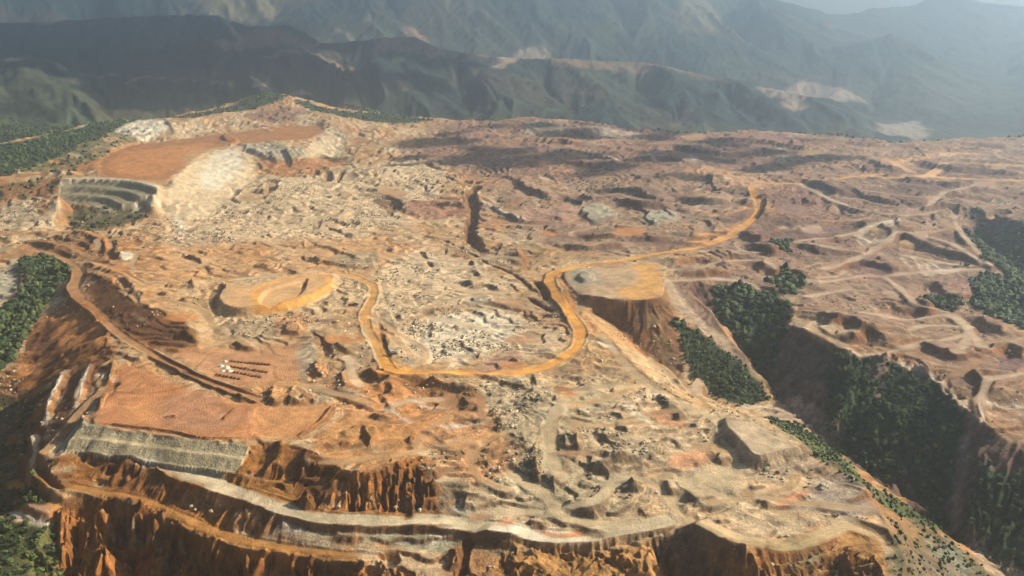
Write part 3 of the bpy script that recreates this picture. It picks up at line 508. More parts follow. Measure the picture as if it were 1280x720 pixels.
paint((.60, .36, .18), [(1120, 200), (1150, 194), (1200, 190), (1222, 192), (1190, 196), (1150, 203), (1128, 204)], 14, 10, .9, .2); road([(1060, 222), (1075, 214), (1060, 209), (1030, 208)], 16, (.48, .32, .2), amt=.6)
paint((.56, .28, .10), [(850, 308), (862, 296), (880, 292), (920, 282), (935, 275), (930, 290), (890, 303), (860, 307)], 8, 6, .95, .15); road([(890, 270), (915, 268), (938, 262)], 14, ROAD, amt=.8); groove([(862, 303), (885, 296), (896, 297)], 4, 10, (.3, .2, .1))
paint((.44, .30, .22), [(940, 290), (950, 278), (968, 278), (972, 286), (955, 293)], 6, 4, .9, .1); paint((.52, .28, .12), [(945, 250), (960, 262), (978, 285), (970, 292), (950, 275)], 6, 8, .6, .3)
paint((.50, .29, .15), [(848, 218), (900, 208), (960, 222), (985, 228), (940, 236), (900, 226)], 15, 12, .7, .3)
# inner pit
scarp([(505, 415), (520, 400), (560, 388), (610, 380), (650, 392), (690, 402)], 6, 7, 50, BROWN, .6); scarp([(690, 402), (668, 395), (640, 390), (625, 383)], 4, 5, 30, (.25, .13, .06), .7)
scarp([(505, 420), (510, 440), (530, 452)], -4, 5, 30); pline((.50, .30, .15), [(530, 458), (580, 448), (640, 424), (680, 410)], 12, 4, .8, 2, .15); paint((.40, .22, .14), [(590, 460), (620, 445), (650, 440), (640, 455), (610, 464)], 6, 6, .8, .3)
paint((.42, .22, .10), [(640, 378), (690, 396), (715, 405), (700, 412), (660, 396)], 7, 6, .8, .3); paint((.62, .52, .37), [(510, 410), (560, 395), (620, 392), (650, 405), (620, 440), (560, 450), (515, 440)], 10, 12, .7, 2.8, .2, 20)
paint(GREY, [(582, 376), (600, 371), (615, 375), (605, 381), (588, 381)], 5, 4, .9, .1); scarp([(590, 365), (602, 358), (618, 362), (622, 366)], 7, 5, 18, DARK, .9); scarp([(578, 352), (584, 356), (590, 357)], 5, 4, 15, DARK, .9)
scarp([(478, 478), (460, 460), (452, 458)], 6, 6, 25, DARK, .6); scarp([(455, 398), (478, 392), (480, 430), (486, 450)], 3, 5, 25, BROWN, .5); groove([(474, 398), (480, 430), (490, 452)], 3, 7, BROWN, .7)
pline(PALE, [(455, 408), (462, 430), (470, 450)], 8, 3, .8)
scarp([(396, 440), (402, 426), (416, 448)], 9, 6, 30, DARK, .9); scarp([(412, 426), (428, 440), (432, 446)], 8, 6, 25, DARK, .9); paint(GREY, [(372, 440), (392, 428), (396, 450), (384, 485), (440, 495), (500, 510), (470, 500), (420, 488), (380, 482)], 6, 6, .7, .8)
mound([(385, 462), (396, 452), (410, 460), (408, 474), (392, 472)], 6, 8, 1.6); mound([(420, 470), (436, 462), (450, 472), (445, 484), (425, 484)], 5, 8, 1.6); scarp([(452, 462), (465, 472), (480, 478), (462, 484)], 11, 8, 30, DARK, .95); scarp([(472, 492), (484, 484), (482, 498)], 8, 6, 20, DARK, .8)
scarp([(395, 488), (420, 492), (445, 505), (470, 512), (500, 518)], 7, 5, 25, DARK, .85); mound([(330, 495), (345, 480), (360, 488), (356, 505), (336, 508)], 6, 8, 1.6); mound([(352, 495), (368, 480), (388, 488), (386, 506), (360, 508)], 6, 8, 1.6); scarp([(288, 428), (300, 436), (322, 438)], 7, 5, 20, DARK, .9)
# cut below the haul road
scarp([(498, 474), (530, 480), (562, 488), (604, 492)], 8, 8, 40, BROWN, .9); paint((.28, .13, .05), [(500, 476), (540, 483), (602, 488), (605, 512), (570, 510), (530, 496)], 4, 6, .85, 1); scarp([(562, 510), (575, 500), (580, 512)], 6, 5, 20, DARK, .8); scarp([(588, 468), (620, 476), (640, 482), (660, 488)], 5, 4, 20, BROWN, .9)
# trenches between the pits
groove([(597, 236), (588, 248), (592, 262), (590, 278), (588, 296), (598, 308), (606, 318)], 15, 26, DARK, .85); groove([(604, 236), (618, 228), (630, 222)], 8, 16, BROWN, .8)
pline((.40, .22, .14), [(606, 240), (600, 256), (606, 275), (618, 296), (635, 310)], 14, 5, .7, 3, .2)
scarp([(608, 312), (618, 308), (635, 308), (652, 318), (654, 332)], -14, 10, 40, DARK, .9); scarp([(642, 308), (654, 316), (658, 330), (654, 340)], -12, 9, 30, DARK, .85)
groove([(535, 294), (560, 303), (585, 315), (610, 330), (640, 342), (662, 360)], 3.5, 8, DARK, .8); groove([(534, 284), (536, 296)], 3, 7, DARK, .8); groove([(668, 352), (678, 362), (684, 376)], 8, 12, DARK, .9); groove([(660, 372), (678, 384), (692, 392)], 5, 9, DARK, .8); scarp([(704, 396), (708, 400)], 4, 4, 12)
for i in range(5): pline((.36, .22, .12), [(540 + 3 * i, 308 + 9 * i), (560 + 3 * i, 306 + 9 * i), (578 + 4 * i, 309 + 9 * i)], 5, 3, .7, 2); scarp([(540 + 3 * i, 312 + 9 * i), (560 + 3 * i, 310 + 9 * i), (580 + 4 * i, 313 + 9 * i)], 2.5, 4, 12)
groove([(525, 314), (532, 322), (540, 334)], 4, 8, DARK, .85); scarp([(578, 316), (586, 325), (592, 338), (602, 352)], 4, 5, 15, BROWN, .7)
scarp([(610, 260), (625, 268), (640, 276), (656, 282)], 9, 8, 30, (.15, .17, .16), .9); pline(WHITE, [(606, 256), (625, 264), (645, 272), (660, 277)], 6, 3, .8)
paint((.43, .25, .17), [(650, 262), (720, 262), (722, 278), (760, 284), (690, 284), (660, 278)], 10, 10, .8, .2)
scarp([(470, 247), (485, 245), (498, 256), (500, 268)], 14, 9, 40, DARK, .95); paint(DARK, [(468, 248), (486, 246), (498, 260), (494, 268), (478, 262)], 5, 5, .85); scarp([(502, 258), (540, 258), (580, 262), (590, 266)], 12, 9, 40, BROWN, .9); paint((.30, .15, .09), [(500, 258), (588, 260), (586, 272), (540, 273), (505, 270)], 5, 7, .85, 1)
for p in ([(385, 312), (398, 308), (430, 318), (450, 330)], [(348, 334), (360, 338), (374, 344)], [(316, 332), (335, 338), (350, 341)], [(372, 320), (410, 330), (470, 337)]): scarp(p, 6, 6, 25, BROWN, .8)
paint((.33, .26, .16), [(420, 322), (460, 315), (475, 325), (462, 334), (430, 333)], 6, 8, .7, 1.8); pline((.40, .22, .11), [(250, 345), (330, 338), (400, 336), (480, 334)], 9, 4, .6, 3)
# mounds at the centre back and right
GM1 = [(723, 270), (732, 262), (752, 260), (768, 264), (772, 272), (760, 279), (738, 280)]
GM2 = [(712, 346), (726, 335), (744, 340), (752, 350), (740, 358), (720, 356)]
GM3 = [(803, 275), (815, 266), (840, 266), (850, 274), (840, 282), (815, 284)]
for p, h, l in ((GM1, 11, 'small round grey heap on the pink flat behind the orange pad'), (GM3, 10, 'round grey brown heap right of the small grey heap')):
    paint(GREY, p, 6, 4, .95, .6, .12, 15); mound(p, h * .55, 9); region(p, name='spoil_heap', label=l, category='spoil heap')
PADP = [(706, 341), (760, 333), (826, 325), (831, 345), (826, 374), (780, 376), (737, 372), (718, 361)]
flat(PADP, 14, 3, 1, .1); paint((.45, .31, .18), PADP, 4, 4, .95, .1, .12, 30); paint((.60, .31, .09), [(790, 332), (822, 330), (826, 370), (780, 372), (770, 362), (800, 350)], 10, 10, .9)
paint(GREY, [(712, 342), (724, 336), (745, 341), (750, 352), (730, 356), (714, 354)], 4, 3, .9, .4); mound([(718, 348), (726, 340), (742, 342), (744, 351), (728, 354)], 5, 10); region([(718, 348), (726, 340), (742, 342), (744, 351), (728, 354)], name='spoil_heap', label='low grey heap on the corner of the orange pad', category='spoil heap')
scarp([(700, 344), (708, 360), (716, 378), (722, 394)], -14, 9, 30, DARK, .8); paint(BROWN, [(702, 346), (716, 372), (722, 392), (716, 388), (704, 366)], 3, 3, .7)
CL = [(716, 366), (737, 374), (780, 378), (826, 376), (846, 400), (850, 470), (810, 446), (770, 410)]
paint((.24, .105, .05), CL, 4, 6, .9, 1.2, .3, 20); paint((.15, .11, .05), [(800, 390), (830, 390), (845, 440), (848, 470), (815, 445)], 6, 12, .6)
paint((.50, .29, .12), [(740, 400), (770, 420), (800, 450), (850, 490), (905, 515), (890, 512), (830, 480), (795, 450), (765, 425)], 6, 6, .85, 1); setmask(FACE, [(735, 395), (790, 430), (860, 486), (910, 512), (900, 520), (840, 498), (780, 445)], .2)
pline((.18, .10, .05), [(766, 428), (790, 455), (815, 478), (845, 495), (880, 508)], 4, 2, .8, 1); road([(750, 418), (775, 448), (805, 478), (838, 500), (870, 512), (905, 530)], 9, (.47, .35, .2), amt=.9)
paint((.40, .29, .19), [(830, 348), (845, 352), (885, 395), (930, 445), (955, 482), (950, 480), (915, 452), (875, 415), (838, 378)], 6, 6, .9, .8); setmask(FACE, [(828, 346), (848, 350), (890, 395), (935, 445), (962, 490), (900, 450), (860, 405)], .15)
paint(FOREST, [(845, 402), (860, 412), (890, 425), (925, 452), (952, 482), (960, 500), (935, 506), (900, 498), (870, 478), (855, 445)], 5, 6, 1, .8, .3, 20, 1.3)
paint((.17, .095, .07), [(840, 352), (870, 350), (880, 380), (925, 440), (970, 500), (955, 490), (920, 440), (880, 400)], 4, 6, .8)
# right wall of the ravine
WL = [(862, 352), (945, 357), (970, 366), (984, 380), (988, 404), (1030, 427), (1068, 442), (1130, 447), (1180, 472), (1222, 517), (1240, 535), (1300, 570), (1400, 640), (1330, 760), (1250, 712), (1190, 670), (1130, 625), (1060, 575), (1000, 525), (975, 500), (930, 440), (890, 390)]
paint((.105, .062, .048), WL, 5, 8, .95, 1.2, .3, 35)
paint(FOREST, [(895, 356), (935, 358), (978, 372), (980, 410), (970, 440), (975, 475), (955, 465), (925, 430), (905, 395)], 5, 10, 1, 1, .3, 25, 1.1)
paint(FOREST, [(1062, 445), (1110, 444), (1150, 458), (1195, 490), (1215, 520), (1205, 560), (1190, 620), (1165, 625), (1110, 590), (1050, 550), (1045, 500)], 5, 16, 1, 1, .3, 35, .9)
paint(FOREST, [(1225, 575), (1300, 610), (1400, 690), (1340, 750), (1260, 707), (1200, 668), (1208, 620)], 8, 14, 1, 1, .3, 35, 1.0); paint(FOREST, [(1040, 440), (1062, 445), (1050, 500), (1048, 550), (1110, 592), (1165, 628), (1190, 655), (1130, 620), (1060, 572), (1035, 545), (1030, 480)], 6, 14, .8, 1, .3, 25, .6); paint((.22, .13, .10), [(1090, 452), (1110, 448), (1105, 500), (1092, 490)], 3, 6, .6, tree=0); pline((.30, .22, .17), [(1207, 545), (1203, 580), (1197, 620), (1196, 650)], 9, 5, .7, 3, tree=0)
paint((.35, .24, .17), [(960, 505), (990, 498), (1030, 515), (1050, 540), (1010, 545), (975, 525)], 6, 8, .8, 1.2)
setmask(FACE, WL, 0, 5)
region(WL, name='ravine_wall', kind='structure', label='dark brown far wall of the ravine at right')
# near side of the ravine
paint((.06, .085, .026), [(962, 525), (985, 528), (1040, 560), (1080, 598), (1120, 622), (1180, 655), (1205, 672), (1160, 660), (1105, 632), (1060, 600), (1010, 565)], 4, 6, .95, .8, .3, 20, 1.0)
paint((.11, .10, .05), [(1105, 640), (1150, 655), (1210, 690), (1240, 740), (1130, 740), (1120, 690)], 6, 12, .9, 1, .3, 20, .5); paint((.17, .18, .13), [(1145, 690), (1180, 672), (1205, 700), (1200, 740), (1145, 740)], 6, 12, .7, 1, .3, 14, .45); paint((.40, .29, .19), [(1215, 680), (1250, 695), (1300, 712), (1300, 740), (1240, 720)], 5, 6, .9, .6)
paint((.20, .13, .07), [(1085, 600), (1105, 640), (1120, 690), (1090, 640)], 5, 8, .6)
# stockpile and right front benches
HP = [(903, 528), (915, 524), (940, 527), (985, 552), (1006, 566), (1002, 580), (960, 580), (945, 588), (932, 585), (915, 560), (903, 545)]
HT = [(908, 529), (922, 526), (942, 529), (984, 553), (1000, 564), (975, 570), (945, 577), (930, 560), (912, 542)]
sdh, hs = poly(HT, 40); z0 = float(Z[hs][sdh > 0].mean()); Z[hs] = np.where(sdh > -16, np.maximum(Z[hs], z0 + 9 - np.clip(-sdh - 1, 0, 200) * .8), Z[hs]); HARD[hs] = np.maximum(HARD[hs], sstep(-10, 2, sdh) * .8)
paint((.44, .31, .18), HP, 5, 4, .9, 1.2); flat(HT, z0 + 9, 2, 1, .1); paint((.50, .37, .23), HT, 3, 2, .95, .08, .1, 20); setmask(FACE, HP, .2); region(HP, name='stockpile', label='flat-topped pale tan stockpile with a shaded left flank at the ravine rim', category='stockpile')
paint((.48, .36, .21), [(890, 520), (905, 545), (925, 580), (925, 620), (860, 625), (835, 605), (850, 590), (890, 570)], 8, 8, .9, .15); flat([(860, 595), (920, 585), (928, 605), (915, 625), (870, 628), (852, 612)], None, 8, .7, .15)
paint((.56, .28, .14), [(838, 580), (848, 568), (890, 566), (888, 578), (850, 588)], 4, 4, .95, .2); scarp([(895, 540), (897, 560), (890, 582)], 4, 4, 12, BROWN, .6)
scarp([(848, 612), (862, 628), (885, 634), (915, 632)], 8, 7, 25, (.12, .11, .09), .9); scarp([(920, 628), (935, 620), (945, 636)], 8, 6, 25, DARK, .7); paint((.58, .27, .14), [(972, 634), (985, 622), (1005, 611), (1012, 614), (1000, 624), (980, 636)], 3, 3, .95, .1)
paint((.45, .33, .20), [(930, 660), (980, 640), (1020, 625), (1030, 640), (980, 668), (930, 672)], 6, 6, .8, .3); paint((.30, .20, .09), [(905, 672), (940, 678), (1000, 668), (1000, 676), (940, 690), (905, 682)], 3, 5, .7, 1.8); paint((.38, .30, .23), [(1020, 600), (1060, 598), (1090, 630), (1085, 650), (1050, 650), (1020, 630)], 10, 10, .85, .8)
scarp([(1060, 655), (1080, 656), (1105, 668), (1118, 686)], 5, 5, 15, DARK, .7); paint((.42, .30, .19), [(985, 575), (1010, 565), (1050, 590), (1040, 600), (1000, 595)], 5, 6, .8); scarp([(985, 596), (1020, 592), (1055, 584)], 4, 5, 20, BROWN, .6)
paint((.30, .24, .16), [(960, 585), (990, 578), (1000, 595), (970, 605)], 4, 6, .7, 2)
paint((.57, .28, .14), [(815, 516), (830, 512), (850, 524), (855, 532), (830, 530)], 3, 3, .95, .2); mound([(818, 498), (832, 494), (855, 512), (860, 524), (842, 524)], 5, 8, 1.6); paint((.14, .10, .06), [(820, 498), (832, 496), (852, 512), (856, 522), (842, 522)], 3, 3, .75)
# rubble field lumps
for p, h in (([(712, 545), (722, 538), (732, 545), (728, 575), (716, 580)], 9), ([(745, 565), (765, 560), (785, 570), (780, 580), (760, 580)], 7), ([(778, 602), (790, 598), (804, 612), (798, 618), (784, 612)], 7), ([(705, 625), (735, 622), (760, 632), (750, 650), (720, 648), (708, 638)], 9), ([(660, 565), (672, 560), (678, 600), (668, 604)], 7), ([(684, 607), (694, 603), (702, 612), (692, 618)], 6),
             ([(845, 630), (870, 622), (895, 628), (880, 645), (855, 645)], 6), ([(740, 540), (770, 528), (800, 535), (790, 550), (750, 552)], 6), ([(600, 520), (640, 512), (660, 530), (620, 540)], 5), ([(640, 500), (670, 492), (690, 505), (660, 512)], 5), ([(688, 500), (700, 490), (712, 500), (704, 512)], 6)): mound(p, h * .6, 9, 2.2)
for p in ([(785, 440), (770, 455)], [(690, 475), (700, 500), (690, 540), (695, 560)], [(712, 470), (720, 520), (716, 560), (700, 600)]): pline(TAN, p, 10, 4, .7, 2, .3)
road([(700, 600), (690, 570), (688, 540), (700, 505), (740, 485), (790, 482)], 9, (.47, .35, .2), amt=.7); road([(836, 612), (800, 600), (770, 600), (740, 625), (700, 640), (660, 640), (610, 640)], 9, (.50, .38, .23), amt=.7); road([(640, 590), (680, 620), (705, 648), (760, 655), (800, 650)], 10, (.48, .35, .2), amt=.8)
for p in ([(735, 582), (748, 590), (762, 592)], [(706, 540), (702, 560), (712, 575)], [(745, 545), (768, 560), (785, 562)], [(660, 575), (664, 590), (672, 604)], [(675, 590), (680, 600), (692, 606)], [(826, 600), (832, 612), (838, 622)], [(780, 600), (786, 612), (800, 616)]): scarp(p, 7, 5, 16, (.11, .09, .07), .85)
# benches and banks of the right plateau
def bank(p, d=12, w_=10, f=75, c=(.17, .10, .085), a=.6): scarp(p, d * 1.55, w_ * 1.3, f, c, a)  # face colour is darker rock plus painted bank shade
bank([(1012, 290), (1000, 275), (985, 262), (965, 245), (950, 235)], 18, 16, 60, (.12, .075, .07), .9)
bank([(1015, 296), (1000, 302), (985, 296)], 10, 10)
for p in ([(700, 150), (740, 152), (790, 160)], [(560, 175), (600, 170), (660, 172), (720, 180), (760, 178)], [(600, 196), (640, 190), (700, 188), (740, 198)], [(640, 215), (690, 205), (740, 210), (790, 208)], [(820, 190), (840, 185), (870, 190), (920, 195), (980, 196)], [(870, 180), (920, 178), (990, 186), (1040, 200)], [(960, 172), (1010, 178), (1090, 182), (1110, 188)], [(780, 205), (830, 200), (860, 208)],
          [(730, 236), (770, 238), (810, 246), (830, 252)], [(725, 242), (728, 252), (742, 258)], [(770, 255), (800, 262), (840, 262)], [(700, 296), (760, 300), (840, 302), (860, 300)], [(690, 305), (730, 312), (800, 308)], [(880, 218), (890, 232), (895, 230)], [(840, 248), (880, 254), (910, 256)], [(640, 226), (660, 240), (700, 250)], [(700, 240), (722, 256), (722, 262)],
          [(838, 335), (870, 330), (900, 335), (905, 340)], [(845, 345), (890, 344), (920, 340)], [(905, 325), (940, 328), (955, 342)], [(930, 305), (960, 318), (985, 322)], [(920, 290), (945, 300), (960, 302)], [(1000, 310), (1040, 316), (1066, 314)], [(1030, 345), (1060, 330), (1100, 335), (1115, 345)], [(1130, 290), (1160, 310), (1210, 322), (1215, 330)], [(1060, 280), (1090, 285), (1120, 296)],
          [(1120, 380), (1150, 390), (1170, 395)], [(1110, 392), (1150, 396), (1175, 394)], [(1040, 412), (1060, 408), (1068, 420)], [(1070, 432), (1085, 422), (1105, 432)], [(1155, 428), (1170, 440), (1190, 452)], [(1210, 395), (1225, 408), (1250, 425)], [(1160, 350), (1180, 372), (1200, 380)], [(1240, 445), (1260, 440), (1280, 452)], [(1200, 460), (1220, 480), (1225, 500)], [(1000, 225), (1040, 240), (1080, 245)],
          [(1060, 235), (1090, 250), (1130, 258)], [(1100, 222), (1150, 230), (1200, 236), (1280, 240)], [(1190, 215), (1230, 214), (1290, 220)], [(1080, 200), (1100, 212), (1120, 218)], [(980, 335), (1000, 350), (990, 360)], [(1130, 200), (1180, 210), (1190, 214)], [(1150, 250), (1200, 246), (1280, 252)]): bank(p, 9 + 4 * rng.random(), 9)
for p, w_ in (([(840, 350), (900, 349), (940, 356), (970, 365), (990, 372), (1030, 368), (1060, 362)], 10), ([(835, 338), (870, 335), (905, 325), (950, 324), (970, 340)], 9), ([(960, 345), (1000, 350), (1030, 352), (1080, 345), (1110, 350), (1150, 375), (1190, 395), (1230, 430)], 10), ([(1030, 335), (1080, 318), (1110, 300), (1125, 288), (1160, 295), (1190, 305), (1225, 328), (1240, 336)], 11), ([(1000, 300), (1050, 296), (1090, 280), (1120, 275)], 11), ([(1110, 345), (1150, 340), (1190, 338), (1238, 335)], 10), ([(1080, 390), (1130, 400), (1180, 394), (1210, 410), (1200, 440)], 9), ([(990, 405), (1030, 420), (1068, 440)], 8),
              ([(1068, 442), (1100, 442), (1150, 430), (1200, 420), (1215, 410)], 10), ([(1190, 262), (1200, 290), (1238, 336)], 9), ([(1100, 440), (1140, 455), (1180, 480), (1210, 510)], 10), ([(1240, 470), (1225, 500), (1230, 530)], 9), ([(1240, 470), (1290, 468)], 9), ([(1160, 260), (1180, 240), (1230, 230)], 12), ([(1000, 228), (1040, 250), (1080, 262), (1140, 270), (1180, 262)], 12), ([(640, 186), (700, 185), (760, 196), (780, 206)], 14), ([(880, 186), (915, 190)], 10)):
    road(p, w_ * 1.1, (.53, .385, .255), amt=.75, edge=4, soft=3, var=.2)
paint((.55, .45, .31), [(1070, 290), (1100, 275), (1124, 274), (1118, 288), (1090, 305), (1075, 305)], 6, 8, .85, .8); paint((.50, .38, .27), [(1150, 335), (1160, 325), (1205, 330), (1200, 338), (1160, 345)], 6, 6, .85, .3); paint((.34, .19, .15), [(1075, 345), (1100, 320), (1115, 340), (1110, 350)], 8, 8, .7); paint((.32, .18, .14), [(1034, 305), (1060, 300), (1065, 316), (1045, 316)], 6, 6, .8)
paint((.46, .36, .27), [(735, 160), (770, 158), (800, 168), (770, 172)], 10, 6, .8); paint(GREY, [(660, 155), (700, 155), (712, 165), (680, 168), (655, 165)], 8, 10, .7); paint((.50, .40, .28), [(970, 185), (985, 190), (985, 200), (975, 205)], 6, 6, .7); paint((.42, .36, .27), [(865, 186), (872, 200), (860, 200)], 6, 6, .7)
for p in ([(960, 350), (975, 338), (1000, 338), (1005, 358), (980, 366)], [(1150, 372), (1170, 368), (1195, 382), (1180, 388)], [(965, 300), (985, 300), (990, 312), (975, 314)]): paint(OLIVE, p, 6, 10, .8, 1.2, .3, 25, .55)
paint((.17, .10, .085), [(1248, 445), (1262, 438), (1280, 452), (1270, 464), (1252, 462)], 5, 5, .9, 1.2)
paint(FOREST, [(1208, 266), (1240, 278), (1300, 290), (1400, 310), (1400, 430), (1290, 370), (1250, 338), (1225, 312)], 6, 12, 1, 1, .3, 40, 1.0); paint((.24, .14, .11), [(1205, 266), (1240, 275), (1250, 290), (1230, 300), (1212, 285)], 6, 10, .7, tree=.1)
paint((.05, .07, .028), [(1215, 348), (1245, 342), (1290, 374), (1400, 430), (1400, 460), (1290, 414), (1250, 400), (1222, 380)], 6, 8, 1, 1, .3, 30, 1.0); paint((.28, .16, .12), [(1180, 345), (1215, 345), (1218, 380), (1195, 372)], 6, 8, .7)
paint(FOREST, [(1185, 368), (1200, 374), (1198, 388), (1180, 380)], 5, 8, .7, 1, .3, 30, .4)
for p in (B1, B2, B3, CL, WL): setmask(RILL, p, 1, 6)
setmask(RILL, [(640, 688), (800, 668), (850, 672), (930, 696), (1075, 668), (1105, 690), (1100, 740), (640, 740)], 1, 8); setmask(RILL, [(100, 345), (185, 380), (255, 440), (205, 445), (110, 370)], .8, 6); setmask(RILL, [(296, 184), (384, 184), (432, 165), (425, 215), (330, 215)], 1, 8); setmask(RILL, [(0, 380), (110, 380), (140, 440), (90, 470), (0, 540)], .9, 8)
setmask(RIBS, B2, 1, 10); setmask(RIBS, [(30, 430), (60, 395), (100, 385), (130, 430), (90, 470), (40, 490)], .5, 12); setmask(RIBS, [(640, 694), (760, 692), (840, 690), (900, 700), (1000, 705), (1075, 690), (1100, 740), (640, 740)], .4, 8); setmask(RIBS, WL, .75, 15)
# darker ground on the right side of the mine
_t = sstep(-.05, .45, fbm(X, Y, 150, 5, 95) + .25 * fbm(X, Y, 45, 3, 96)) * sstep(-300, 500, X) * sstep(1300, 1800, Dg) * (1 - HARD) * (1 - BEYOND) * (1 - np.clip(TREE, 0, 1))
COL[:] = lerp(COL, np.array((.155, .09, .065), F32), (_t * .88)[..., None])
# tracks worn by the machines, wandering with the lie of the ground
tr = random.Random(9); n_t = 0
while n_t < 85:
    u, v = tr.uniform(60, 1290), 165 + 500 * tr.random() ** 1.3
    p0 = P2(u, v); pts = [p0]; th = tr.uniform(0, 6.28); L = tr.uniform(90, 330); st_ = 12.0; okk = True; a0 = tr.random() * 50
    for k in range(int(L / st_)):
        q = pts[-1]; th += .28 * float(vnoise(np.array([q[0] / 70 + a0]), np.array([q[1] / 70 - a0]))[0]) ; q = q + st_ * np.array([math.cos(th), math.sin(th)])
        r_, c_ = rc(q[0], q[1]); r_, c_ = min(int(r_), NR - 1), min(int(c_), NC - 1)
        if TREE[r_, c_] > .2 or BEYOND[r_, c_] > .1 or RILL[r_, c_] > .6 or HARD[r_, c_] > .6 or REG[r_, c_] > 1 or abs(float(zat(Z, [q[0]], [q[1]])[0]) - float(zat(Z, [pts[-1][0]], [pts[-1][1]])[0])) > 5: break
        pts.append(q)
    if len(pts) < 6: continue
    n_t += 1; d_ = math.hypot(*p0); road(np.array(pts), tr.uniform(5, 8) * (1 + d_ / 3000), tr.choice([TAN, (.50, .30, .14), (.56, .42, .26), (.36, .19, .09), (.50, .36, .22)]), amt=.75, blend=7)
late_ledges()
for M_ in (RIBS, RILL): setmask(M_, [(50, 535), (58, 500), (82, 458), (124, 448), (118, 490), (98, 520), (70, 545)], 0, 6)
# bare patches, tracks and painted sunlit slopes on the hills
LIMIT = None; BC = (.30, .17, .12); BP = (.42, .32, .24)
def bare_or_lit(col, pts, soft=25, wob=40, amt=.8):
    sd, s = poly(pts, 3 * soft + wob); t = sstep(-soft, soft, sd + wob * fbm(X[s], Y[s], 160, 4, 81)) * amt
    COL[s] = lerp(COL[s], np.array(col, F32), t[..., None]); BARE_OR_LIT[s] = np.maximum(BARE_OR_LIT[s], t)
def trk(col, pts, wd=18, amt=.8):
    P = curve(pts); s = sub(P, wd + 30); d, _, _, _ = pdist(P, X[s], Y[s]); t = (1 - sstep(wd * .4, wd, d + 8 * fbm(X[s], Y[s], 60, 3, 82))) * amt
    COL[s] = lerp(COL[s], np.array(col, F32), t[..., None]); BARE_OR_LIT[s] = np.maximum(BARE_OR_LIT[s], t)
bare_or_lit(BC, [(470, 52), (500, 46), (530, 48), (560, 62), (520, 62), (480, 60)]); bare_or_lit(BP, [(560, 64), (590, 68), (640, 71), (690, 73), (640, 75), (590, 74)]); bare_or_lit(BC, [(690, 75), (800, 78), (900, 98), (800, 88), (720, 84)], 30, 60, .5); bare_or_lit((.20, .10, .07), [(300, 36), (350, 33), (385, 50), (395, 60), (340, 58), (300, 52)], 30, 50, .7)
trk(BP, [(290, 31), (293, 38), (300, 44), (298, 52), (280, 56)], 22); bare_or_lit(BC, [(262, 54), (300, 54), (302, 61), (270, 60)], 15, 25, .7); trk(BC, [(330, 70), (360, 66), (390, 62), (420, 78), (440, 80)], 30, .7); trk(BP, [(5, 86), (30, 80), (70, 78), (80, 88), (110, 95), (140, 92)], 20, .6); trk(BP, [(158, 99), (180, 93), (200, 96), (240, 99), (282, 105)], 18, .6)
bare_or_lit(BP, [(318, 104), (335, 92), (338, 98), (324, 107)], 14, 15, .8); trk(BP, [(355, 116), (380, 116), (398, 119)], 14, .9); trk(BP, [(396, 54), (410, 50), (440, 50), (470, 52), (520, 58), (570, 66)], 16, .6); bare_or_lit((.26, .20, .11), [(500, 98), (515, 100), (512, 115), (495, 112)], 14, 20, .8)
bare_or_lit(BP, [(958, 110), (990, 106), (1040, 108), (1085, 128), (1050, 132), (1000, 128), (975, 120)], 30, 60, .8); bare_or_lit((.32, .28, .22), [(1090, 158), (1120, 154), (1150, 152), (1160, 165), (1150, 174), (1120, 168)], 25, 50, .85); trk(BC, [(1030, 30), (1050, 34), (1070, 44)], 50, .5)
bare_or_lit((.16, .17, .055), [(250, -40), (400, -20), (360, 8), (330, 25), (300, 20), (270, 5)], 120, 150, .8); bare_or_lit((.14, .16, .055), [(850, -10), (905, 30), (890, 40), (850, 25)], 80, 100, .6); bare_or_lit((.16, .17, .06), [(560, 90), (590, 82), (585, 100)], 30, 40, .5)  # brighter green puts sunlit slopes into the colour
TREE[:] = np.maximum(TREE, BEYOND * .8 * (1 - BARE_OR_LIT) * (Dg < 4300))
LIMIT = _ed - 20; rr = random.Random(31); n_ok = 0
while n_ok < 46:
    u, v = rr.uniform(60, 1270), 170 + 480 * rr.random() ** 1.2
    p0 = P2(u, v); r_, c_ = rc(p0[0], p0[1]); r_, c_ = int(r_), int(c_)
    if HARD[r_, c_] > .3 or TREE[r_, c_] > .2 or BEYOND[r_, c_] > .1 or FACE[r_, c_] < .5 or RILL[r_, c_] > .6: continue
    n_ok += 1; a, b = rr.uniform(9, 24) * (.6 + .5 * v / 400), rr.uniform(3, 7) * (.5 + .6 * v / 400); sk = rr.uniform(-6, 6)
    pg = [(u - a, v - b * .3), (u - a * .3 + sk, v - b), (u + a * .7 + sk, v - b * .7), (u + a, v + b * .3), (u + a * .2 - sk, v + b), (u - a * .7 - sk, v + b * .7)]
    flat(pg, None, 4, .9, .15); paint(rr.choice([ORANGE, TAN, PALE, (.50, .27, .12), (.44, .24, .12)] if u < 800 else [MAUVE, TAN, (.42, .28, .19), (.36, .22, .15)]), pg, 4, 5, .85, .15)
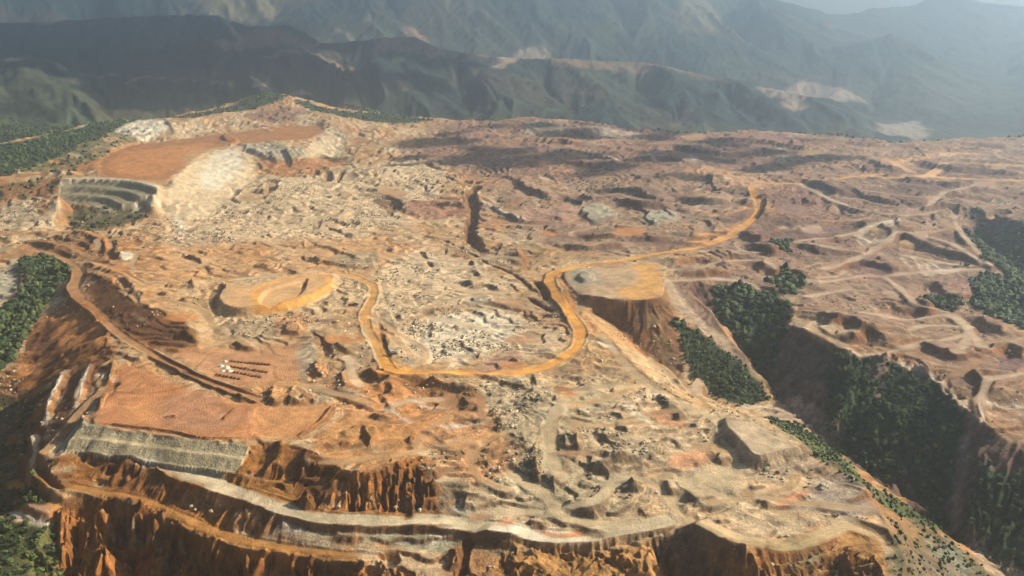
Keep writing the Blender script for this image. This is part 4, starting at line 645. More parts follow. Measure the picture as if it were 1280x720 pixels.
# small random scrapes, lumps and cuts all over the open mine
rr = random.Random(5); n_ok = 0
while n_ok < 560:
    u, v = rr.uniform(-20, 1290), 155 + 525 * rr.random() ** 1.25
    p0 = P2(u, v); r_, c_ = rc(p0[0], p0[1]); r_, c_ = int(r_), int(c_)
    if HARD[r_, c_] > .3 or TREE[r_, c_] > .2 or BEYOND[r_, c_] > .1 or FACE[r_, c_] < .5: continue
    n_ok += 1; L = rr.uniform(6, 26) * (.6 + .6 * (v - 150) / 400); th = rr.gauss(.25, .5); k = rr.random()
    pts = [(u - L * math.cos(th), v - .45 * L * math.sin(th)), (u + rr.uniform(-3, 3), v + rr.uniform(-2, 2)), (u + L * math.cos(th), v + .45 * L * math.sin(th))]
    if k < .55: scarp(pts, rr.uniform(3, 7) * (.7 + .5 * (v < 330)), rr.uniform(3, 5), 26, (.17, .10, .06), .9)
    elif k < .66:
        a, b = L * .5, L * .25; mound([(u - a, v), (u, v - b), (u + a, v), (u, v + b)], rr.uniform(2, 5), 9, 1.6)
    else: pline(rr.choice([PALE, WHITE, PALE, TAN]), pts, rr.uniform(4, 9), 3, .6, 3)
LIMIT = None
# ------------------------------------------------------------------ hills: forest, bare crests
far = sstep(3350, 3800, Dg) if True else 0
def hillside_cover():
    hn = fbm(X, Y, 700, 5, 21); hs = fbm(X, Y, 160, 4, 22)
    c = lerp(np.broadcast_to(np.array((.017, .032, .026), F32), COL.shape), np.array((.052, .064, .034), F32), sstep(-.1, .6, hn)[..., None])
    c = lerp(c, np.array((.11, .065, .04), F32), (sstep(.1, .6, fbm(X, Y, 420, 5, 25)) * .4)[..., None])
    return (c * np.clip(1 + .3 * hs + .55 * fbm(X, Y, 48, 3, 23, .7), .3, 2)[..., None]).astype(F32)
m = BEYOND > 0
HC = hillside_cover()
COL[:] = lerp(COL, HC, (BEYOND * (1 - BARE_OR_LIT))[..., None])

# ------------------------------------------------------------------ relief: benches, gullies, broken ground
def grad(Z, n):
    Zs = blur(Z, n); zd = np.gradient(Zs, axis=0) / np.gradient(ROWD)[:, None]; za = np.gradient(Zs, axis=1) / np.gradient(COLA)[None]
    ca, sa = np.cos(COLA)[None], np.sin(COLA)[None]
    return (zd * sa + za / Dg * ca).astype(F32), (zd * ca - za / Dg * sa).astype(F32)
def gully(x, y, gx, gy, wl, cs, seed):
    g = np.sqrt(gx * gx + gy * gy) + 1e-6; px, py = -gy / g, gx / g
    ix = np.floor(x / cs).astype(np.int32); iy = np.floor(y / cs).astype(np.int32); o = np.zeros(x.shape, F32); ws = np.zeros(x.shape, F32)
    for dx in (-1, 0, 1):
        for dy in (-1, 0, 1):
            jx, jy = ix + dx, iy + dy
            a = LAT[(jx + 31 * seed) & 255, (jy * 7 + jx) & 255]; b = LAT[(jy + 57 * seed) & 255, (jx * 5 + jy) & 255]; ph = LAT[(jx * 3 + jy) & 255, (jy + seed * 11) & 255]
            vx = x - (jx + .5 + .45 * a) * cs; vy = y - (jy + .5 + .45 * b) * cs
            wgt = np.exp(-(vx * vx + vy * vy) / (cs * cs) * 1.6)
            o += wgt * np.cos((vx * px + vy * py) * (2 * math.pi / wl) + ph * 6.28); ws += wgt
    return o / (ws + 1e-6)
def sel_apply(mask, fn):
    idx = np.nonzero(mask.ravel())[0]
    if len(idx): fn(idx)
# benches cut through the open ground of the mine
open_ = (1 - BEYOND) * (1 - HARD) * (1 - np.clip(TREE, 0, 1))
fd = sstep(1500, 2300, Dg); Z += fd * open_ * 12 * fbm(X, Y, 210, 4, 34)
zn = Z + (11 + 5 * fd) * fbm(X, Y, 120, 4, 31); st = 4.4 + 4.0 * fd; q = zn / st; fr = q - np.floor(q)
ter = (np.floor(q) + sstep(.36, .64, fr)) * st
gx, gy = grad(Z, 4); steep = sstep(.16, .4, np.sqrt(gx * gx + gy * gy))
Z += ((ter - zn) * .85 * (1 - steep) + 1.4 * fbm(X, Y, 60, 3, 33)) * open_
# hill gullies
gx, gy = grad(Z, 10); sl_ = np.sqrt(gx * gx + gy * gy)
def hills(idx):
    x, y, a, b = X.ravel()[idx], Y.ravel()[idx], gx.ravel()[idx], gy.ravel()[idx]; k = (BEYOND.ravel()[idx] * np.clip(sl_.ravel()[idx] / .3, 0, 1.3))
    dz = np.zeros(len(idx), F32)
    for wl, am, sd in ((620, 42, 1), (300, 17, 2), (140, 10, 3), (62, 5, 4)):
        g = gully(x, y, a, b, wl, wl * .8, sd); dz += am * (g * .6 + (np.abs(g) - .5) * .5)
    Z.ravel()[idx] += dz * k
sel_apply(BEYOND > .02, hills)
gx, gy = grad(Z, 3); sl_ = np.sqrt(gx * gx + gy * gy)
def cliffs(idx):
    x, y, a, b = X.ravel()[idx], Y.ravel()[idx], gx.ravel()[idx], gy.ravel()[idx]
    k = sstep(.28, .7, sl_.ravel()[idx]) * (1 - BEYOND.ravel()[idx]) * (1 - .7 * HARD.ravel()[idx]) * RILL.ravel()[idx]
    dz = np.zeros(len(idx), F32)
    for wl, am, sd in ((34, 3.6, 5), (15, 2.6, 6), (8, 1.3, 7)):
        g = gully(x, y, a, b, wl, wl * 1.0, sd); dz += am * (g * .5 + (np.abs(g) - .5) * .9)
    Z.ravel()[idx] += dz * k * (1 + .7 * (Dg.ravel()[idx] < 1050))
sel_apply((sl_ > .25) & (BEYOND < .98), cliffs)
def ribs(idx):
    x, y, a, b = X.ravel()[idx], Y.ravel()[idx], gxs.ravel()[idx], gys.ravel()[idx]; dz = np.zeros(len(idx), F32)
    for wl, am, sd in ((95, 12, 14), (52, 9, 15), (24, 3.6, 16), (11, 1.8, 17)):
        g = gully(x, y, a, b, wl, wl * 1.1, sd); dz += am * (g * .6 + (np.abs(g) - .5) * .8)
    dz += 4.5 * fbm(x, y, 42, 4, 19) + 2.2 * ridged(x, y, 18, 3, 20)
    Z.ravel()[idx] += dz * RIBS.ravel()[idx]
gxs, gys = grad(Z, 14); sel_apply(RIBS > .02, ribs)
# broken rock
rg = np.clip(ROUGH, 0, 3) * (1 - BEYOND) * (.35 + .65 * sstep(-.2, .45, fbm(X, Y, 70, 3, 42)))
bl = ridged(X, Y, 26, 4, 41, .6); bl2 = np.maximum(0, fbm(X, Y, 11, 3, 43, .6) - .12)
Z += rg * (.55 * (bl - .2) + 1.0 * bl2 * np.clip(rg - .4, 0, 2) + .5 * fbm(X, Y, 8, 3, 44, .7))
Z += BEYOND * 5 * fbm(X, Y, 45, 3, 45)
# steep faces are bare rock and laterite, with shade darkened into the colour
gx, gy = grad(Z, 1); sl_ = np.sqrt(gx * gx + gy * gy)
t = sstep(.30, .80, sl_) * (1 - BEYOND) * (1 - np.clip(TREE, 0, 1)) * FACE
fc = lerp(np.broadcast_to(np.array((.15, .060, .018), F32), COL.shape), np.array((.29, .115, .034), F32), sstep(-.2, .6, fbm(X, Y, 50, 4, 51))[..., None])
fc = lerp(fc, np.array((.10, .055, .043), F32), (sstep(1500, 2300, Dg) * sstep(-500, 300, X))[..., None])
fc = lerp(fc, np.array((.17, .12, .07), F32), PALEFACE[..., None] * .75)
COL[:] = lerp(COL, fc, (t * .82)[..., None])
COL *= (1 + .20 * fbm(X, Y, 14, 3, 61) + .22 * np.clip(ROUGH, .25, 1.6) * fbm(X, Y, 5, 2, 62, .8))[..., None]
COL[:] = np.clip(COL, .012, .75)

# ------------------------------------------------------------------ meshes
def nd(t, kind, **kw):
    n = t.nodes.new(kind)
    for k, v in kw.items(): setattr(n, k, v)
    return n
def ground_material():
    m = bpy.data.materials.new('soil_and_rock'); m.use_nodes = True; t = m.node_tree; b = t.nodes['Principled BSDF']
    at = nd(t, 'ShaderNodeAttribute', attribute_name='albedo'); geo = nd(t, 'ShaderNodeNewGeometry')
    def nz(sc_, det, ro=.6):
        n = nd(t, 'ShaderNodeTexNoise'); n.inputs['Scale'].default_value = sc_; n.inputs['Detail'].default_value = det; n.inputs['Roughness'].default_value = ro
        t.links.new(geo.outputs['Position'], n.inputs['Vector']); return n
    a = nz(.12, 6); c = nz(.45, 3, .7)
    r1 = nd(t, 'ShaderNodeMapRange'); r1.inputs['From Min'].default_value = .3; r1.inputs['From Max'].default_value = .7; r1.inputs['To Min'].default_value = .62; r1.inputs['To Max'].default_value = 1.36; t.links.new(a.outputs['Fac'], r1.inputs['Value'])
    r2 = nd(t, 'ShaderNodeMapRange'); r2.inputs['From Min'].default_value = .3; r2.inputs['From Max'].default_value = .7; r2.inputs['To Min'].default_value = .66; r2.inputs['To Max'].default_value = 1.30; t.links.new(c.outputs['Fac'], r2.inputs['Value'])
    mu = nd(t, 'ShaderNodeMath', operation='MULTIPLY'); t.links.new(r1.outputs[0], mu.inputs[0]); t.links.new(r2.outputs[0], mu.inputs[1])
    gm = nd(t, 'ShaderNodeMix', data_type='FLOAT'); gm.inputs[2].default_value = 1.0; t.links.new(at.outputs['Alpha'], gm.inputs[0]); t.links.new(mu.outputs[0], gm.inputs[3])
    vm = nd(t, 'ShaderNodeVectorMath', operation='SCALE'); t.links.new(at.outputs['Color'], vm.inputs[0]); t.links.new(gm.outputs[0], vm.inputs['Scale'])
    t.links.new(vm.outputs[0], b.inputs['Base Color']); b.inputs['Roughness'].default_value = .95; b.inputs['Specular IOR Level'].default_value = .15
    bu = nd(t, 'ShaderNodeBump'); bu.inputs['Strength'].default_value = .8; bu.inputs['Distance'].default_value = 1.6
    t.links.new(c.outputs['Fac'], bu.inputs['Height']); t.links.new(bu.outputs[0], b.inputs['Normal'])
    return m
GROUND = ground_material()
zd = np.gradient(Z, axis=0) / np.gradient(ROWD)[:, None]; za = np.gradient(Z, axis=1) / np.gradient(COLA)[None]
ca, sa = np.cos(COLA)[None], np.sin(COLA)[None]; NX = -(zd * sa + za / Dg * ca); NY = -(zd * ca - za / Dg * sa)
nl = np.sqrt(NX * NX + NY * NY + 1); NRM = np.stack([NX / nl, NY / nl, 1 / nl], -1).reshape(-1, 3).astype(F32)
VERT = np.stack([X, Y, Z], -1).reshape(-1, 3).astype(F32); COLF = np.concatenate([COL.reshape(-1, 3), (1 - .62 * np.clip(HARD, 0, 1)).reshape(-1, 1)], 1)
ii = (np.arange(NR - 1)[:, None] * NC + np.arange(NC - 1)[None]).ravel()
QUAD = np.stack([ii, ii + 1, ii + NC + 1, ii + NC], 1)
def mesh_np(name, v, f, mats=(), cols=None, nrm=None, smooth=True, matidx=None):
    me = bpy.data.meshes.new(name); k = f.shape[1]
    me.vertices.add(len(v)); me.vertices.foreach_set('co', np.ascontiguousarray(v, F32).ravel())
    me.loops.add(f.size); me.loops.foreach_set('vertex_index', np.ascontiguousarray(f, np.int32).ravel())
    me.polygons.add(len(f)); me.polygons.foreach_set('loop_start', np.arange(0, f.size, k, dtype=np.int32))
    me.update(calc_edges=True)
    me.polygons.foreach_set('use_smooth', np.full(len(f), smooth))
    for m_ in mats: me.materials.append(m_)
    if matidx is not None: me.polygons.foreach_set('material_index', np.ascontiguousarray(matidx, np.int32))
    if cols is not None:
        a = me.attributes.new('albedo', 'FLOAT_COLOR', 'POINT'); a.data.foreach_set('color', (np.concatenate([cols, np.ones((len(cols), 1), F32)], 1) if cols.shape[1] == 3 else cols).astype(F32).ravel())
    if nrm is not None: me.normals_split_custom_set_from_vertices(nrm)
    me.update(); return me
def put(me, name, parent=None, **props):
    o = bpy.data.objects.new(name, me); C.objects.link(o)
    if parent: o.parent = parent
    for k, v in props.items():
        if v is not None: o[k] = v
    return o
fr_ = REG.ravel()[QUAD[:, 0]]
for k, rn in enumerate(REGNAMES):
    f = QUAD[fr_ == k]
    if not len(f): continue
    used, inv = np.unique(f, return_inverse=True)
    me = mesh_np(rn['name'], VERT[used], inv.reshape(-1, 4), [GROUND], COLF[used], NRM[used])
    put(me, rn['name'], **{q: rn.get(q) for q in ('kind', 'label', 'category', 'group')})

# ------------------------------------------------------------------ trees, boulders, heaps, machines, clouds
import bmesh
def ico(n):
    b = bmesh.new(); bmesh.ops.create_icosphere(b, subdivisions=n, radius=1); v = np.array([q.co[:] for q in b.verts]); f = np.array([[q.index for q in p.verts] for p in b.faces]); b.free(); return v, f
ICO1, ICO2, ICO3 = ico(1), ico(2), ico(3)
def lump(base, r, amp, g):
    v, f = base; k = 1 + amp * g.normal(size=len(v)); return v * k[:, None] * np.array(r), f
def join(parts):
    V, Fc, o = [], [], 0
    for v, f in parts: V.append(v); Fc.append(f + o); o += len(v)
    return np.vstack(V), np.vstack(Fc)
def leaf_material(name, rough=.8):
    m = bpy.data.materials.new(name); m.use_nodes = True; t = m.node_tree; b = t.nodes['Principled BSDF']
    at = nd(t, 'ShaderNodeAttribute', attribute_name='albedo'); geo = nd(t, 'ShaderNodeNewGeometry'); n = nd(t, 'ShaderNodeTexNoise'); n.inputs['Scale'].default_value = 1.1; n.inputs['Detail'].default_value = 3
    t.links.new(geo.outputs['Position'], n.inputs['Vector']); r = nd(t, 'ShaderNodeMapRange'); r.inputs['From Min'].default_value = .3; r.inputs['From Max'].default_value = .7; r.inputs['To Min'].default_value = .6; r.inputs['To Max'].default_value = 1.5
    t.links.new(n.outputs['Fac'], r.inputs['Value']); s = nd(t, 'ShaderNodeVectorMath', operation='SCALE'); t.links.new(at.outputs['Color'], s.inputs[0]); t.links.new(r.outputs[0], s.inputs['Scale']); t.links.new(s.outputs[0], b.inputs['Base Color'])
    b.inputs['Roughness'].default_value = rough; b.inputs['Specular IOR Level'].default_value = .2; return m
LEAF = leaf_material('tree_leaves'); STONE = leaf_material('broken_stone', .95)
def plain(name, col, rough=.6, metal=0):
    m = bpy.data.materials.new(name); m.use_nodes = True; t = m.node_tree; b = t.nodes['Principled BSDF']; n = nd(t, 'ShaderNodeTexNoise'); n.inputs['Scale'].default_value = 2.0; n.inputs['Detail'].default_value = 4
    mx = nd(t, 'ShaderNodeMix', data_type='RGBA'); mx.inputs[6].default_value = (*col, 1); mx.inputs[7].default_value = (*[c * .65 + .05 * q for c, q in zip(col, (.5, .25, .1))], 1)
    t.links.new(n.outputs['Fac'], mx.inputs[0]); t.links.new(mx.outputs[2], b.inputs['Base Color']); b.inputs['Roughness'].default_value = rough; b.inputs['Metallic'].default_value = metal; return m
BARK = plain('bark', (.12, .085, .06), .9)
# one tree of each of four forms: tapered trunk with limbs, crown of ragged clumps and loose sprays
def tube(p, q, r0, r1, k=6):
    p, q = np.array(p, float), np.array(q, float); d = q - p; d /= np.linalg.norm(d); a = np.cross(d, (0.3, .9, .1)); a /= np.linalg.norm(a); b = np.cross(d, a); th = np.arange(k) * 2 * math.pi / k
    ring = np.cos(th)[:, None] * a + np.sin(th)[:, None] * b; v = np.vstack([p + ring * r0, q + ring * r1]); f = []
    for i in range(k): j = (i + 1) % k; f += [(i, j, k + j), (i, k + j, k + i)]
    return v, np.array(f)
TREES = []
for s_ in range(4):
    g = np.random.default_rng(100 + s_); h = 7.5 + s_; parts = [tube((0, 0, -1), (.1, 0, h * .55), .32, .16)]
    for k in range(4): a = g.random() * 6.28; parts.append(tube((.05, 0, h * (.28 + .07 * k)), (1.9 * math.cos(a), 1.9 * math.sin(a), h * (.5 + .07 * k)), .13, .05, 5))
    tv, tf = join(parts); tm = mesh_np('trunk', tv, tf, [BARK], smooth=True)
    parts, cols = [], []; tint = np.array([(.040, .062, .020), (.055, .080, .024), (.030, .048, .026), (.105, .125, .040)][s_])
    for k in range(9):
        a = g.random() * 6.28; rr_ = 2.3 * g.random() ** .6; z = h * (.42 + .45 * g.random()); v, f = lump(ICO2, (1.5 + .5 * g.random(), 1.5 + .5 * g.random(), 1.15 + .4 * g.random()), .15, g)
        v = v + (rr_ * math.cos(a), rr_ * math.sin(a), z); parts.append((v, f)); cols.append(np.tile(tint * (.65 + .8 * g.random()), (len(v), 1)))
    for k in range(110):
        n = g.normal(size=3); n /= np.linalg.norm(n); c0 = n * (3.5, 3.5, h * .30) * (.75 + .3 * g.random()) + (0, 0, h * .66); t1 = np.cross(n, g.normal(size=3)); t1 /= np.linalg.norm(t1); t2 = np.cross(n, t1) + .6 * n; s1 = .35 + .4 * g.random()
        parts.append((np.array([c0 - t1 * s1, c0 + t1 * s1, c0 + t2 * s1 * 1.5]), np.array([(0, 1, 2)]))); cols.append(np.tile(tint * (.7 + .9 * g.random()), (3, 1)))
    cv, cf = join(parts); TREES.append((tm, mesh_np('crown', cv, cf, [LEAF], np.vstack(cols), smooth=False)))
fw = np.array([0, cp, -sp]); upv = np.array([0, sp, cp])
def proj(x, y, z):
    d = np.stack([x, y, z - CAM_H], -1); w_ = d @ fw; return 640 + FPX * d[..., 0] / w_, 360 - FPX * (d @ upv) / w_
area = np.gradient(ROWD)[:, None] * Dg * np.gradient(COLA)[None]
def scatter(density, seed):
    g = np.random.default_rng(seed); lam = np.clip(density * area, 0, 3); cnt = g.poisson(lam); r_, c_ = np.nonzero(cnt); k = cnt[r_, c_]; r_, c_ = np.repeat(r_, k), np.repeat(c_, k)
    d = np.interp(r_ + g.random(len(r_)) - .5, rowI, ROWD); a = np.interp(c_ + g.random(len(c_)) - .5, colI, COLA); x, y = d * np.sin(a), d * np.cos(a); return x, y, zat(Z, x, y), g
clump = sstep(-.45, .15, fbm(X, Y, 38, 3, 91))
TD = np.clip(TREE, 0, 1.3) * (.4 + .6 * clump) * (1 - sstep(4000, 4300, Dg))
tx, ty, tz, g = scatter(TD * np.where(Dg < 1900, 1 / 17., np.where(Dg < 2600, 1 / 85., np.where(Dg < 3200, 1 / 170., 1 / 270.))), 17)
tu, tv_ = proj(tx, ty, tz + 5); td = np.hypot(tx, ty)
def seen(u, v, d, tol):
    out = np.zeros(len(u), bool)
    for i in np.nonzero((u > 2) & (u < 1278) & (v > 2) & (v < 718))[0]:
        q = P2(u[i], v[i]); out[i] = math.hypot(*q) > d[i] - tol
    return out
nearrim = (tu > 955) & ((tv_ - 525) > (tu - 965) * .60 - 14); tsz = (.42 + .42 * g.random(len(tx)) ** 1.5) * np.where(nearrim, .5, 1.0)
order = np.argsort(td / tsz); cand = order[(tu[order] > 2) & (tu[order] < 1278) & (tv_[order] > 2) & (tv_[order] < 716)][:1100]
ok = seen(tu[cand], tv_[cand], td[cand], 25); near = cand[ok][:300]
GRP = [(lambda u, v: u < 110 and v > 600, ' tree in the thicket at bottom left', 'trees in the bottom left corner'),
       (lambda u, v: u < 110, ' tree in the thicket below the winding left road', 'trees in the left valley'),
       (lambda u, v: 835 < u < 968 and v < 515, ' tree on the spur below the orange pad', 'trees on the green spur'),
       (lambda u, v: u > 950 and (v - 525) > (u - 965) * .60 - 12, ' shrub on the near ravine rim, lower right', 'trees on the near rim of the ravine'),
       (lambda u, v: u > 860, ' tree on the far ravine wall', 'trees on the far wall of the ravine'),
       (lambda u, v: True, ' lone bush standing on the dug brown slope', 'bushes on the dug slopes')]
root0 = {}; TERC = {}; UERC = {}
for q in GRP:
    vs_ = [tv_[i] for i in near if next(k for k in GRP if k[0](tu[i], tv_[i])) is q]
    us_ = [tu[i] for i in near if next(k for k in GRP if k[0](tu[i], tv_[i])) is q]
    if len(vs_) > 8: TERC[q[2]] = np.quantile(vs_, [.33, .66]); UERC[q[2]] = np.quantile(us_, [.33, .66])
for i in near:
    s_ = int(g.integers(4)); e = bpy.data.objects.new('tree', None); C.objects.link(e); e.empty_display_size = 1; sc_ = tsz[i]; e.location = (tx[i], ty[i], tz[i] - .3); e.scale = (sc_ * (.9 + .3 * g.random()), sc_, sc_ * (.7 + .35 * g.random())); e.rotation_euler = (0, 0, g.random() * 6.28)
    lab = next(q for q in GRP if q[0](tu[i], tv_[i])); q_ = np.searchsorted(TERC[lab[2]], tv_[i]) if lab[2] in TERC else 1
    e['label'] = ('dark', 'mid green', 'blackish green', 'pale olive')[s_] + lab[1] + ('; upper part', '', '; lower part')[q_].replace(';', ',') + ((', left side', '', ', right side')[np.searchsorted(UERC[lab[2]], tu[i])] if lab[2] in UERC else ''); e['category'] = 'tree'; e['group'] = lab[2]
    if s_ not in root0: root0[s_] = [put(TREES[s_][0], 'trunk', e), put(TREES[s_][1], 'crown', e)]
    else:
        for o in root0[s_]: c_ = o.copy(); c_.parent = e; C.objects.link(c_)
rest = np.setdiff1d(np.arange(len(tx)), near)
def crowns(idx, base, name, label, g, tints, rad, squash=(.65, 1.0), mat=LEAF, sink=.3, k=None):
    var = [lump(base, (1, 1, 1), .2, g)[0] for _ in range(8)]; n = len(idx[0]); V = np.stack(var)[g.integers(8, size=n)]
    r = rad[0] + (rad[1] - rad[0]) * g.random(n) ** 1.6; r = r if k is None else r * np.clip(k * 1.15, .5, 1); th = g.random(n) * 6.28; c_, s_ = np.cos(th)[:, None], np.sin(th)[:, None]
    x = (V[..., 0] * c_ - V[..., 1] * s_) * r[:, None]; y = (V[..., 0] * s_ + V[..., 1] * c_) * r[:, None]; hgt = r * (squash[0] + (squash[1] - squash[0]) * g.random(n)); z = V[..., 2] * hgt[:, None] + (hgt * sink)[:, None]
    P = np.stack([x + idx[0][:, None], y + idx[1][:, None], z + idx[2][:, None]], -1).reshape(-1, 3); nf = base[1]; Fc = (nf[None] + (np.arange(n) * len(base[0]))[:, None, None]).reshape(-1, 3)
    T = np.array(tints)[g.integers(len(tints), size=n)] * (.6 + .9 * g.random(n))[:, None]; cols = np.repeat(T, len(base[0]), 0)
    put(mesh_np(name, P, Fc, [mat], cols, smooth=False), name, kind='stuff', label=label)
GT = [(.036, .056, .020), (.055, .082, .024), (.028, .046, .024), (.10, .12, .036), (.045, .065, .022)]
rn, rf_ = rest[td[rest] < 1350], rest[td[rest] >= 1350]
crowns((tx[rn], ty[rn], tz[rn]), ICO2, 'woodland', 'dark green woodland on the ravine walls and valley sides', g, GT, (1.0, 3.7), (.8, 1.4), LEAF, .5, tsz[rn])
crowns((tx[rf_], ty[rf_], tz[rf_]), ICO1, 'distant_woodland', 'green woodland along the far rim and in the right side valley', g, GT, (2.2, 6.6), (.7, 1.1), LEAF, .4)
# loose rock: the largest pieces one by one, the rest as one spread
RK = (RIBS < .3) * np.clip(ROUGH - .8, 0, 2) * (1 - BEYOND) * (1 - HARD) * sstep(.1, .5, fbm(X, Y, 45, 3, 93)) * (1 - sstep(2200, 2600, Dg))
bx_, by_, bz_, g = scatter(RK * .04, 23); bd = np.hypot(bx_, by_); bu, bv = proj(bx_, by_, bz_ + 1); o_ = np.argsort(bd); o_ = o_[(bu[o_] > 3) & (bu[o_] < 1277) & (bv[o_] > 3) & (bv[o_] < 714)][:700]; o_ = o_[seen(bu[o_], bv[o_], bd[o_], 12)][:240]
RT = [(.46, .37, .24), (.54, .46, .33), (.38, .30, .19), (.28, .21, .13), (.42, .28, .15)]
BM = []
for k in range(6):
    gg = np.random.default_rng(300 + k); v, f = lump(ICO2, (1, .8, .65), .12, gg); RT and BM.append(mesh_np('boulder', v, f, [STONE], np.tile(np.array([(.42,.34,.22),(.52,.45,.33),(.30,.25,.17),(.15,.11,.07),(.36,.20,.10),(.46,.34,.20)][k]), (len(v), 1)), smooth=False))
def bgroup(u, v):
    if u < 330: return 'boulder in the broken ground left of the mine', 'boulders at the left'
    if u < 480: return 'boulder on the gullied orange slopes left of centre', 'boulders left of centre'
    if v < 478: return 'pale boulder on the rubble floor of the round pit', 'boulders in the round pit'
    if v > 655: return 'boulder below the pale front haul road', 'boulders below the front road'
    if u < 640: return 'boulder on the rocky slope above the front haul road', 'boulders on the rocky slope'
    if u < 850: return 'boulder in the rubble field below the orange road', 'boulders in the rubble field'
    return 'boulder on the benches beside the flat-topped stockpile', 'boulders near the stockpile'
BQ = {}
for i in o_: BQ.setdefault(bgroup(bu[i], bv[i])[1], []).append(bu[i])
for k, i in enumerate(o_):
    o = bpy.data.objects.new('boulder', BM[k % 6]); C.objects.link(o); r = .9 + 2.0 * g.random() ** 2; o.location = (bx_[i], by_[i], bz_[i] + .2 * r); o.scale = (r, r, r); o.rotation_euler = (g.random() * .5, g.random() * .5, g.random() * 6.28)
    l_, o['group'] = bgroup(bu[i], bv[i]); o['label'] = ('tan', 'cream', 'grey brown', 'dark', 'rusty', 'sandy')[k % 6] + ' ' + l_.replace('pale boulder', 'boulder') + (', ' + ('leftmost stretch', 'left of middle', 'right of middle', 'rightmost stretch')[int(np.searchsorted(np.quantile(BQ[o['group']], [.25, .5, .75]), bu[i]))] if len(BQ[o['group']]) > 6 else ''); o['category'] = 'boulder'
rs = np.setdiff1d(np.arange(len(bx_)), o_); crowns((bx_[rs], by_[rs], bz_[rs]), ICO1, 'loose_rock', 'loose rocks strewn over the dug ground', g, RT, (.5, 2.2), (.6, 1.1), STONE, .2)
# small ore piles in four short rows on the orange flat
def heap(name, r, h, col, seed, n=14, rings=5):
    gg = np.random.default_rng(seed); V = [(0, 0, h)]; Fc = []
    for k in range(1, rings + 1):
        t = k / rings; zz = h * (1 - t) ** 1.05 if k < rings else -.6
        for j in range(n): a = 2 * math.pi * j / n; q = r * t * (1 + .10 * gg.normal()); V.append((q * math.cos(a), q * math.sin(a), zz + .06 * h * gg.normal() * (k < rings)))
    for j in range(n): Fc.append((0, 1 + j, 1 + (j + 1) % n))
    for k in range(rings - 1):
        for j in range(n): a, b = 1 + k * n + j, 1 + k * n + (j + 1) % n; Fc += [(a, a + n, b + n), (a, b + n, b)]
    return mesh_np(name, np.array(V), np.array(Fc), [STONE], np.tile(np.array(col) , (len(V), 1)), smooth=True)
OM = [heap('ore_pile', 3.4, 2.6, (.17, .075, .035), 400 + k) for k in range(4)]
def on(u, v): q = P2(u, v); return float(q[0]), float(q[1]), float(zat(Z, [q[0]], [q[1]])[0])
n_ = 0; ORD = 'first second third fourth fifth sixth seventh eighth ninth tenth eleventh last'.split(); ROWN = iter(('rear', 'second', 'third', 'front'))
for (u0, v0), (u1, v1), c_ in (((290, 452), (336, 456), 12), ((290, 458.5), (333, 465.5), 11), ((294, 465.5), (325, 471.5), 8), ((271, 468.5), (299, 474), 7)):
    rown = next(ROWN)
    for k in range(c_):
        t = k / (c_ - 1); x, y, z = on(u0 + (u1 - u0) * t + g.normal() * .3, v0 + (v1 - v0) * t + g.normal() * .2); o = put(OM[n_ % 4], 'ore_pile', label='small brown ore pile, ' + (ORD[k] if k < c_ - 1 else 'last') + ' from the left in the ' + rown + ' row beside the white heaps', category='ore pile', group='ore piles in rows on the orange flat'); n_ += 1
        o.location = (x, y, z); s_ = .8 + .4 * g.random(); o.scale = (s_, s_, s_); o.rotation_euler.z = g.random() * 6.28
WM = [heap('white_heap', 5.5, 2.8, (.62, .56, .44), 420 + k, 18, 6) for k in range(3)]
for k, (u, v, s_, w_) in enumerate(((276, 458, .8, 'leftmost'), (283, 460, 1.1, 'largest, middle'), (281, 452, .7, 'rearmost'), (287, 464, .9, 'rightmost'), (278, 464, .7, 'small front'))):
    x, y, z = on(u, v); o = put(WM[k % 3], 'white_heap', label=w_ + ' whitish heap in the cluster at the left end of the ore pile rows', category='heap', group='white heaps beside the ore piles'); o.location = (x, y, z); o.scale = (s_, s_, s_); o.rotation_euler.z = k * 1.7
for u, v, s_, lab in ((331, 157.5, 3.0, 'long mauve heap on the upper left red pad, rear of two'), (335, 163, 3.2, 'long pinkish heap on the upper left red pad, front of two')):
    x, y, z = on(u, v); o = put(heap('heap', 5, 1.6, (.42, .27, .21), 430 + int(u), 18, 6), 'heap', label=lab, category='heap', group='heaps on the upper left pad'); o.location = (x, y, z); o.scale = (s_ * 1.2, s_ * .8, s_)
# machines
def prism(pts, y0, y1): # closed outline in x,z extruded along y
    n = len(pts); v = [(p[0], y0, p[1]) for p in pts] + [(p[0], y1, p[1]) for p in pts]; b = bmesh.new(); vs = [b.verts.new(q) for q in v]
    b.faces.new(vs[:n][::-1]); b.faces.new(vs[n:])
    for i in range(n): j = (i + 1) % n; b.faces.new((vs[i], vs[j], vs[n + j], vs[n + i]))
    bmesh.ops.recalc_face_normals(b, faces=b.faces); bmesh.ops.bevel(b, geom=b.edges[:], offset=.05, segments=1, affect='EDGES'); return b
def pm(name, pts, y0, y1, mat, parent, **kw):
    b = prism(pts, y0, y1); me = bpy.data.meshes.new(name); b.to_mesh(me); b.free(); me.materials.append(mat); return put(me, name, parent, **kw)
def wheel(name, x, y, r, wd, mat, parent):
    b = bmesh.new(); bmesh.ops.create_cone(b, cap_ends=True, segments=18, radius1=r, radius2=r, depth=wd); bmesh.ops.rotate(b, verts=b.verts, matrix=__import__('mathutils').Matrix.Rotation(math.pi / 2, 3, 'X')); bmesh.ops.translate(b, verts=b.verts, vec=(x, y, r))
    bmesh.ops.bevel(b, geom=[e for e in b.edges if abs(e.verts[0].co.y - e.verts[1].co.y) < .01], offset=.12, segments=1, affect='EDGES'); me = bpy.data.meshes.new(name); b.to_mesh(me); b.free(); me.materials.append(mat); return put(me, name, parent)
